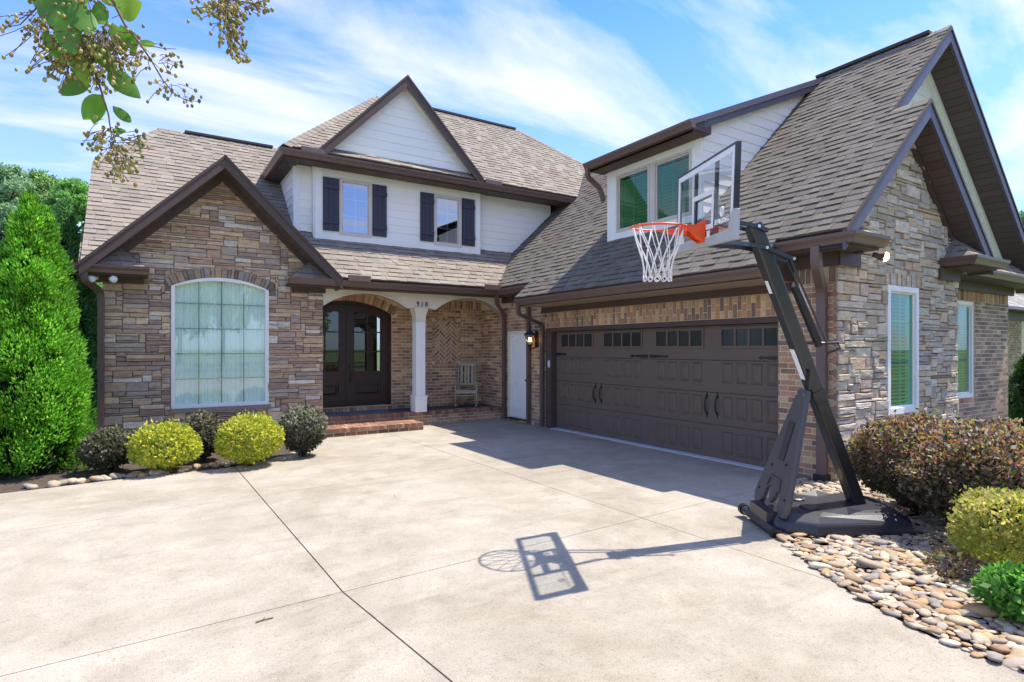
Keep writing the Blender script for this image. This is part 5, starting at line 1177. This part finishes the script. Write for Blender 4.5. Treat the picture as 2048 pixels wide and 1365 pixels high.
pts = [(y0-.012, z0-.03), (y1+.012, z0-.03), (y1+.012, z0+.20), (y1-.025, z0+.20), (y1-.06, z0+.15), (y1-.10, z0+.05), (y0+.10, z0+.05), (y0+.06, z0+.15), (y0+.025, z0+.20), (y0-.012, z0+.20)]
b.prism([B_(y, z, -.035) for y, z in pts], NV*.05); pad = bevel(b.build('edge_pad', GRY, board), .008, 2)
Mx = Matrix((( -EV.x, 0, NV.x, 0), (-EV.y, 0, NV.y, 0), (0, 1, 0, 0), (0, 0, 0, 1)))
def btext(body, size, y, z, m, name, par):
    p = B_(y, z, .0085); M4 = Matrix.Translation(p) @ Matrix(((-Ebd.x, Zbd.x, NV.x, 0), (-Ebd.y, Zbd.y, NV.y, 0), (-Ebd.z, Zbd.z, NV.z, 0), (0, 0, 0, 1)))
    return text(body, size, .0008, m, name, par, M4)
btext('SPALDING', .058, -.40, 2.67, WFR, 'lettering', board)
b = MB(); b.tube([B_(-.40+.03*math.cos(a), 2.76+.038*math.sin(a), .009) for a in np.linspace(0, 6.28, 17)[:-1]], .004, 5, closed=True); b.tube([B_(-.385, 2.73, .009), B_(-.415, 2.79, .009)], .004, 5); b.build('emblem', WFR, board)
bb = MB(); bbx(bb, -.20, -.13, 2.585, 2.64, .0165, .018); bb.build('sticker', WFR, board)
# rim, bracket, net
RZ = 2.685; RC = B_(0, RZ, .385); r_ = .228; rimp = [RC+NV*r_*math.cos(a)+Ebd*r_*math.sin(a) for a in np.linspace(0, 2*math.pi, 41)[:-1]]
rim = MB().tube(rimp, .0095, 8, closed=True).build('rim', ORG, hoop, smooth=True)
b = MB(); apr = [RC+NV*r_*1.02*math.cos(a)+Ebd*r_*1.02*math.sin(a) for a in np.linspace(math.pi-1.25, math.pi+1.25, 15)]
dn = [Zbd*(-(.012+.055*math.sin(math.pi*i/14))) for i in range(15)]
for i in range(14): b.add([apr[i], apr[i+1], apr[i+1]+dn[i+1], apr[i]+dn[i]], [(0, 1, 2, 3)])
b.build('rim_brace', ORG, rim, fixn=False)
b = MB()
for s_ in (-1, 1):
    b.prism([B_(s_*.075, RZ+.03, .012), B_(s_*.075, RZ-.12, .012), B_(s_*.06, RZ-.115, .04), B_(s_*.06, RZ-.03, .16), B_(s_*.06, RZ+.012, .16)], Ebd*.004)
b.prism([B_(-.075, RZ+.012, .012), B_(.075, RZ+.012, .012), B_(.07, RZ+.012, .17), B_(-.07, RZ+.012, .17)], Zbd*.006)
b.prism([B_(-.09, RZ+.05, .010), B_(.09, RZ+.05, .010), B_(.09, RZ-.13, .010), B_(-.09, RZ-.13, .010)], NV*.008)
b.prism([B_(-.07, RZ+.012, .13), B_(.07, RZ+.012, .13), B_(.06, RZ-.10, .03), B_(-.06, RZ-.10, .03)], NV*.004)
b.build('rim_bracket', ORG, rim)
net = MB(); lv = [(0, .222), (.10, .19), (.17, .165), (.235, .145), (.30, .128), (.36, .118), (.42, .118)]
nn = 12
for k in range(nn):
    for sg in (-1, 1):
        pts = []
        for i, (dz, rr) in enumerate(lv):
            a = 2*math.pi*(k+sg*(.0 if i == 0 else .5*(i-.0)*.5))/nn+.1*math.sin(3*k+i)*.3; pts.append(RC-Zbd*(dz+.008*math.sin(k*2.1+i))+NV*rr*math.cos(a)+Ebd*rr*math.sin(a))
        net.tube(pts, .0042, 5)
    a0 = 2*math.pi*(k+.75)/nn; a1_ = 2*math.pi*(k+1.25)/nn
nb = MB()
for k in range(nn):
    a = 2*math.pi*(k+.5)/nn; c = RC-Zbd*.435+NV*.118*math.cos(a)+Ebd*.118*math.sin(a); tdir = (-NV*math.sin(a)+Ebd*math.cos(a))
    net.tube([c+tdir*.022*math.cos(q)+Zbd*.022*math.sin(q) for q in np.linspace(0, 6.28, 9)[:-1]], .0042, 5, closed=True)
    ht = RC+NV*r_*math.cos(2*math.pi*k/nn)+Ebd*r_*math.sin(2*math.pi*k/nn); net.tube([ht+Zbd*.012, ht-Zbd*.02], .006, 5)
net.build('net', NETM, rim, smooth=True)
# parallelogram arms
for nm, zt, zb, back in (('upper_arm', 2.70, 2.77, .09), ('lower_arm', 2.52, 2.56, .26)):
    for s_ in (-1, 1):
        t = (zt-PF0.z)/(PT.z-PF0.z); pv = PF0+(PT-PF0)*t; pv = Vector((pv.x, pv.y, pv.z)); o_ = EV*s_*.075
        e = B_(s_*.17, zb, -.03); kx = pv+o_+NV*.16+Vector((0, 0, .03))
        MB().tube([pv+o_-NV*back-Vector((0, 0, back*.38)), pv+o_, kx, e], (.013, .024), 4, flat=EV).build('arm', HB_, hoop)
        for q in ([pv+o_] if back < .1 else [pv+o_, pv+o_-NV*(back-.02)-Vector((0, 0, back*.36))]): MB().tube([q, q+EV*s_*.022], .014, 10).build('bolt', CHR, hoop)
MB().tube([B_(-.17, 2.56, -.04), B_(.17, 2.56, -.04)], .014, 8).build('cross_bar', HB_, hoop)
# lift actuator behind the pole
tail = PF0+(PT-PF0)*((2.52-PF0.z)/(PT.z-PF0.z))-NV*.24-Vector((0, 0, .09)); tl2 = PF0+(PT-PF0)*.56-fnt*.24
for s_ in (-.035, .035): MB().tube([tail+EV*s_, tl2+EV*s_], .009, 7).build('lift_rod', HB_, hoop)
MB().bar(tail*.72+tl2*.28-fnt*-.05, tl2+fnt*.06, EV, .045, .05).build('lift_cylinder', BLACK, hoop)
c0 = tail*.62+tl2*.38
MB().obox(c0+(tl2-tail)*.05+fnt*.02-EV*.03, (tl2-tail), fnt, EV, .22, .012, .004).build('decal', mat('decal_grey', (.45, .45, .46), .5), hoop)
MB().tube([PF0+(PT-PF0)*.60, tl2, tl2-fnt*.14-Vector((0, 0, .05)), tl2-fnt*.16-Vector((0, 0, .11)), tl2-fnt*.03-Vector((0, 0, .10))], .012, 8).build('lift_handle', HB_, hoop, smooth=True)
# ------------------------------------------------------------------ rocking chair on the porch
WOOD = mat('weathered_wood', (.40, .34, .25), .7, nscale=30, namt=.2, stretch=(3, 3, .4))
ch = tag(empty('rocking_chair', (6.42, 12.15, .28)), 'weathered wooden slat-back rocking chair on the porch beside the herringbone panel', 'chair')
cf = Vector((-.5, -.866, 0)).normalized(); cs_ = Vector((.866, -.5, 0)).normalized(); CO = Vector((6.43, 12.16, .28))
def K(x, y, z): return CO+cs_*x+cf*y+Vector((0, 0, z))
def leg(n, pts, r, m=WOOD): return MB().tube(pts, r, 8).build(n, m, ch, smooth=True)
for s_ in (-1, 1):
    leg('front_leg', [K(s_*.245, .22, .05), K(s_*.245, .20, .56)], .018); leg('rear_leg', [K(s_*.22, -.20, .05), K(s_*.21, -.20, .42), K(s_*.20, -.33, 1.0)], .018)
    leg('rocker', [K(s_*.235, .40, .055), K(s_*.235, .2, .02), K(s_*.23, -.1, .015), K(s_*.225, -.35, .05), K(s_*.22, -.45, .10)], (.016, .022))
    MB().bar(K(s_*.25, .25, .58), K(s_*.235, -.24, .56), (0, 0, 1), .055, .022).build('armrest', WOOD, ch)
    MB().bar(K(s_*.24, .2, .25), K(s_*.22, -.2, .25), (0, 0, 1), .02, .02).build('stretcher', WOOD, ch)
MB().bar(K(-.23, .19, .27), K(.23, .19, .27), (0, 0, 1), .02, .02).build('stretcher', WOOD, ch)
for k in range(5): MB().bar(K(-.24, .22-k*.095, .385-.012*k), K(.24, .22-k*.095, .385-.012*k), (0, 0, 1), .085, .022).build('seat_slat', WOOD, ch)
MB().bar(K(-.24, .235, .36), K(.24, .235, .36), (0, 0, 1), .02, .075).build('seat_rail', WOOD, ch)
MB().bar(K(-.23, -.335, .985), K(.23, -.335, .985), (0, 0, 1), .025, .075).build('top_rail', WOOD, ch); MB().bar(K(-.22, -.245, .52), K(.22, -.245, .52), (0, 0, 1), .025, .05).build('lower_rail', WOOD, ch)
for x in (-.13, -.035, .035, .13): MB().bar(K(x, -.245, .54), K(x, -.335, .96), cf, .052 if abs(x) > .1 else .045, .014).build('back_slat', WOOD, ch)
# door mat
dm = tag(MB().box(3.0, 4.45, 11.90, 12.46, .281, .292).build('door_mat', mat('mat_fibre', (.13, .145, .165), .95, nscale=90, namt=.3)), 'grey door mat lying on the dark porch floor before the double doors', 'door mat')
# ------------------------------------------------------------------ wall lantern
ln = tag(empty('wall_lantern', (7.06, 10.18, 1.85)), 'black carriage lantern with two lit candle bulbs beside the white side door', 'lantern')
lc = Vector((6.90, 10.18, 0))
bp_ = MB().prism([(7.09, 10.18+a, 1.84+b) for a, b in ((-.05, -.16), (.05, -.16), (.06, -.10), (.055, .12), (.03, .19), (-.03, .19), (-.055, .12), (-.06, -.10))], (-.025, 0, 0)).build('wall_plate', BLACK, ln)
MB().tube([(7.07, 10.18, 1.76), (7.03, 10.18, 1.66), (6.95, 10.18, 1.64), (6.90, 10.18, 1.70)], .011, 8).build('bracket', BLACK, ln, smooth=True)
MB().tube([(7.07, 10.18, 1.90), (7.0, 10.18, 1.87)], .011, 8).build('bracket', BLACK, ln)
MB().lathe((lc.x, lc.y, 0), [(.012, 1.60), (.03, 1.64), (.02, 1.68), (.05, 1.715), (.062, 1.735), (.0, 1.735)], 12).build('lantern_base', BLACK, ln, smooth=True)
MB().lathe((lc.x, lc.y, 0), [(.125, 1.925), (.13, 1.94), (.09, 1.985), (.05, 2.01), (.03, 2.03), (.018, 2.06), (.0, 2.075)], 12).build('lantern_cap', mat('lantern_cap_blue', (.025, .032, .045), .4), ln, smooth=True)
for k in range(6):
    a = math.pi*2*k/6; MB().tube([(lc.x+.06*math.cos(a), lc.y+.06*math.sin(a), 1.735), (lc.x+.115*math.cos(a), lc.y+.115*math.sin(a), 1.928)], .005, 5).build('lantern_bar', BLACK, ln)
    a2 = math.pi*2*(k+1)/6
    MB().add([(lc.x+.058*math.cos(t), lc.y+.058*math.sin(t), 1.737) for t in (a, a2)]+[(lc.x+.113*math.cos(t), lc.y+.113*math.sin(t), 1.927) for t in (a2, a)], [(0, 1, 2, 3)]).build('pane', glass('lantern_glass', (.9, .85, .7), .05, .15) if 'lantern_glass' not in bpy.data.materials else bpy.data.materials['lantern_glass'], ln, fixn=False)
EM = bpy.data.materials.new('lit_bulb'); EM.use_nodes = True; pe = EM.node_tree.nodes['Principled BSDF']; pe.inputs['Emission Color'].default_value = (1, .55, .18, 1); pe.inputs['Emission Strength'].default_value = 9; pe.inputs['Base Color'].default_value = (1, .8, .5, 1)
for dy_ in (-.028, .028):
    MB().tube([(lc.x, lc.y+dy_, 1.735), (lc.x, lc.y+dy_, 1.80)], .010, 8).build('candle', mat('candle_ivory', (.6, .5, .3), .6), ln)
    MB().lathe((lc.x, lc.y+dy_, 0), [(.006, 1.80), (.016, 1.825), (.013, 1.85), (.003, 1.885)], 8).build('bulb', EM, ln, smooth=True)
# flood lights
def flood(name, label, base, heads, emis):
    r = tag(empty(name, base), label, 'flood light'); bx_, by_, bz_ = base
    MB().lathe((bx_, by_, bz_-.02), [(.05, 0), (.05, .02), (.0, .02)], 12).build('mount', TRIM, r)
    for (dx_, dy2, dz2) in heads:
        d = Vector((dx_, dy2, dz2)).normalized(); c0_ = Vector(base)+Vector((dx_*.4, dy2*.4, -.04)); x = d.orthogonal().normalized()
        MB().tube([c0_, c0_+d*.05, c0_+d*.11, c0_+d*.13], [.028, .034, .055, .06], 14).build('lamp_head', WHITE if not emis else TRIM, r, smooth=True)
        MB().tube([c0_+d*.132, c0_+d*.15, c0_+d*.17, c0_+d*.18], [.056, .052, .035, .01], 14).build('lamp_face', EM if emis else mat('lamp_face_glass', (.75, .77, .78), .15), r)
flood('flood_light', 'twin white flood lights under the left eave corner', (-.55, 11.50, 2.82), [(-.25, -.35, -.12), (.18, -.40, -.08)], False)
flood('flood_light', 'lit flood light under the eave at the right stone corner', (7.32, 3.68, 2.82), [(.16, -.30, -.10)], True)
# ------------------------------------------------------------------ neighbouring house
nb_ = tag(empty('neighbour_house', (26, 9, -.5)), 'neighbouring brick house with pale shingle roof at the right edge', 'house')
fn = WY(9.5); nbw = wallpoly('brick_wall', fn, [rect(19, 40, -1, 3.3)], MORT, parent=nb_)
NP = [(.36,.26,.16), (.30,.20,.12), (.42,.32,.21), (.26,.17,.11)]
bricks(fn, rect(26.0, 32.5, -.2, 3.2), nbw, pal=NP, d=.012, thing=nb_)
FNn = FR((0, 8.9, 3.35), (1, 0, 0), (0, 1, .6))
pl = [(18.5, 8.9, 3.35), (41, 8.9, 3.35), (41, 13.5, 6.11), (18.5, 13.5, 6.11)]
nd = MB().prism([Vector(p) for p in pl], (0, 0, -.1)).build('roof', DECK, nb_)
hs = house; house = nb_; shingles(FNn, [(27, 8.9, 3.35), (36, 8.9, 3.35), (36, 10.4, 4.25), (27, 10.4, 4.25)], nd, pal=[(.34,.32,.30), (.30,.28,.265), (.37,.345,.32)], expo=.15, tw=(.3, .8)); house = hs
box('gutter', GUT, nb_, 18.5, 41, 8.78, 8.9, 3.22, 3.34); box('frieze_board', TRIM, nb_, 18.6, 40.5, 9.4, 9.49, 2.85, 3.2); box('soffit', TRIM, nb_, 18.6, 40.8, 8.88, 9.5, 3.2, 3.22)
# ------------------------------------------------------------------ crape myrtle branches hanging into view
LM2 = mat('broad_leaf', attr=True, rough=.35, trans=.45, spec=.5, nscale=60, namt=.12); POD = mat('seed_pod', attr=True, rough=.5, spec=.4, trans=.12); TWIG = mat('twig', (.15, .10, .045), .8)
def cpt(u, v, d):
    l = (u-1024)/1157.571*d; return Vector((d*SY+l*CY, d*CY-l*SY, 1.65-(v-697.492)/1157.571*d))
def broadleaf(parent, u, v, d, u2, v2, d2, w, tone):
    a, b = cpt(u, v, d), cpt(u2, v2, d2); ax = b-a; vw = (a-CAMP).normalized(); sd = ax.cross(vw).normalized(); nn_ = sd.cross(ax).normalized(); sd = (sd*random.uniform(.75, 1)+nn_*random.uniform(-.5, .5)).normalized()
    V = []; F = []; n = 8
    for i in range(n+1):
        t = i/n; hw = w*(math.sin(math.pi*min(1, t**.75))**.8)*(1 if t < 1 else 0); p = a+ax*t+nn_*(.10*ax.length*math.sin(math.pi*t))
        V += [p+sd*hw+nn_*hw*.25, p, p-sd*hw+nn_*hw*.25]
    for i in range(n): k = 3*i; F += [(k, k+1, k+4, k+3), (k+1, k+2, k+5, k+4)]
    return MB().add(V, F, tone).build('leaf', LM2, parent, tone=True, smooth=True, fixn=False)
PV, PFc = ico(1)
def branch(name, label, twigs, pods, leaves, loc):
    r = tag(empty(name, loc), label, 'branch', 'crape myrtle branches overhead')
    b = MB()
    for pts, rr in twigs: MB().tube([cpt(*p) for p in pts], rr, 6).build('twig', TWIG, r, smooth=True)
    V = []; F = []; T = []; k = 0
    for (u, v, d, su, sv, n, par) in pods:
        for _ in range(n):
            uu, vv, dd = random.gauss(u, su), random.gauss(v, sv), d+random.gauss(0, .035); c = cpt(uu, vv, dd); s_ = random.uniform(.0027, .0042)
            pv = PV*s_*np.array([1, 1, 1.35]); pv = pv+np.array(c); V.append(pv); F += [tuple(x+k*len(PV) for x in q) for q in PFc]; k += 1
            col = random.choice([(.24, .24, .05), (.17, .21, .04), (.32, .28, .06), (.12, .15, .04), (.27, .18, .05), (.40, .36, .12)]); T.append(np.broadcast_to(vary(col, .2), (len(PV), 3)))
            pu, pv_, pd2 = par; q = cpt(pu+(uu-pu)*.35+random.gauss(0, 6), pv_+(vv-pv_)*.35+random.gauss(0, 6), dd+.01) if random.random() < .75 else None
            if q is not None: b.tube([q, (q+c)/2+Vector((0, 0, random.uniform(-.004, .006))), c], .0007, 4, caps=False)
    o = bpy.data.objects.new('seed_pods', mkmesh('seed_cluster', np.concatenate(V), F, POD, np.concatenate(T), True)); o.name = 'seed_cluster'; link(o, r); o['kind'] = 'stuff'
    b.build('seed_stalk', TWIG, r, smooth=True)['kind'] = 'stuff'
    for lf in leaves: broadleaf(r, *lf)
D = 1.12
G1, G2_, G3 = (.15, .36, .03), (.10, .25, .03), (.24, .42, .04)
branch('crape_myrtle_branch', 'larger leafy crape myrtle branch with seed clusters hanging at the upper left', 
    [([(150, -60, D+.05), (165, 40, D+.02), (185, 130, D), (205, 190, D), (217, 230, D), (225, 290, D)], [.004, .0032, .0026, .002, .0015, .0009]),
     ([(190, -60, D), (225, 0, D), (250, 50, D), (280, 88, D), (305, 125, D), (325, 160, D), (350, 190, D), (385, 206, D)], [.0035, .003, .0024, .002, .0016, .0013, .001, .0007]),
     ([(120, -60, D), (70, 20, D), (40, 50, D), (8, 55, D)], [.002, .0015, .001, .0007]), ([(165, 60, D), (110, 90, D), (70, 110, D), (60, 128, D)], [.002, .0015, .001, .0007]),
     ([(160, 60, D), (120, 130, D), (95, 155, D)], [.0016, .001, .0007]), ([(225, 255, D), (185, 280, D), (165, 282, D)], [.001, .0008, .0005]), ([(225, 270, D), (265, 282, D), (288, 286, D)], [.001, .0008, .0005]),
     ([(300, 92, D), (330, 98, D), (352, 98, D)], [.001, .0008, .0005]), ([(228, 280, D), (215, 320, D), (240, 350, D)], [.001, .0008, .0005])],
    [(150, 95, D, 38, 30, 170, (165, 60, D)), (215, 100, D, 38, 28, 130, (205, 60, D)), (70, 45, D, 26, 30, 60, (95, 20, D)), (120, 135, D, 26, 16, 60, (140, 110, D)), (190, 150, D, 30, 20, 80, (190, 130, D)), (275, 125, D, 24, 14, 30, (290, 100, D)), (348, 110, D, 12, 26, 14, (320, 120, D)), (345, 185, D, 26, 14, 16, (335, 170, D)), (380, 202, D, 10, 6, 7, (360, 195, D)), (185, 280, D, 18, 14, 26, (215, 255, D)), (235, 300, D, 26, 22, 60, (226, 285, D)), (245, 340, D, 18, 14, 30, (235, 315, D)), (285, 284, D, 10, 6, 10, (255, 280, D)), (150, 5, D, 40, 18, 60, (150, -40, D)), (12, 50, D, 8, 6, 4, (25, 50, D))],
    [(175, 150, D, 123, 192, D-.02, .020, G2_), (215, 140, D-.02, 282, 198, D+.02, .022, G2_), (205, 190, D, 166, 240, D-.02, .018, G1), (196, 195, D, 188, 250, D+.02, .017, G1), (225, 212, D, 262, 246, D-.01, .010, G2_), (225, 262, D, 252, 262, D, .006, G2_),
     (235, 22, D, 285, 6, D+.03, .024, G3), (205, -25, D, 240, 14, D, .02, G3), (105, -20, D-.03, 110, 55, D-.04, .028, G2_), (150, 0, D-.04, 178, 70, D-.05, .022, G2_), (240, 50, D, 262, 98, D, .014, G1), (262, 60, D, 268, 110, D+.02, .011, G1), (275, 85, D, 312, 90, D, .007, G3), (130, -30, D-.02, 165, 20, D-.03, .02, G1), (70, -25, D, 95, 30, D, .016, G2_), (140, 70, D+.02, 105, 105, D, .014, G3), (120, 20, D-.05, 150, 110, D-.06, .022, G1), (90, 60, D-.03, 130, 130, D-.03, .016, G1), (180, 80, D-.03, 235, 150, D-.03, .016, G2_), (225, 45, D, 250, 110, D, .014, G3), (150, 100, D-.04, 175, 175, D-.03, .015, G3), (195, 0, D, 205, 50, D-.02, .015, G1)], tuple(cpt(180, -60, D)))
branch('crape_myrtle_branch', 'smaller leafless seed cluster of crape myrtle hanging right of the leafy branch',
    [([(455, -60, D), (455, 0, D), (455, 50, D), (465, 90, D), (487, 120, D)], [.0025, .002, .0014, .001, .0006]), ([(455, 0, D), (410, 15, D), (385, 18, D)], [.0012, .0008, .0006]), ([(455, 0, D), (500, 5, D), (528, 22, D)], [.0012, .0008, .0006])],
    [(450, 15, D, 30, 16, 120, (455, 0, D)), (462, 55, D, 16, 20, 80, (457, 40, D)), (470, 95, D, 10, 14, 30, (463, 80, D)), (487, 119, D, 6, 5, 8, (475, 105, D)), (515, 15, D, 12, 10, 22, (490, 5, D)), (395, 18, D, 10, 6, 10, (415, 12, D))], [], tuple(cpt(455, -60, D)))
# fallen twig on the driveway
tw_ = MB().tube([(.56, 3.76, .006), (.60, 3.765, .008), (.66, 3.77, .006)], .004, 5).tube([(.60, 3.765, .008), (.615, 3.785, .012)], .003, 5).build('fallen_twig', TWIG); tag(tw_, 'small brown twig lying on the concrete driveway', 'twig')
# ------------------------------------------------------------------ write the pieces
flush_pieces()
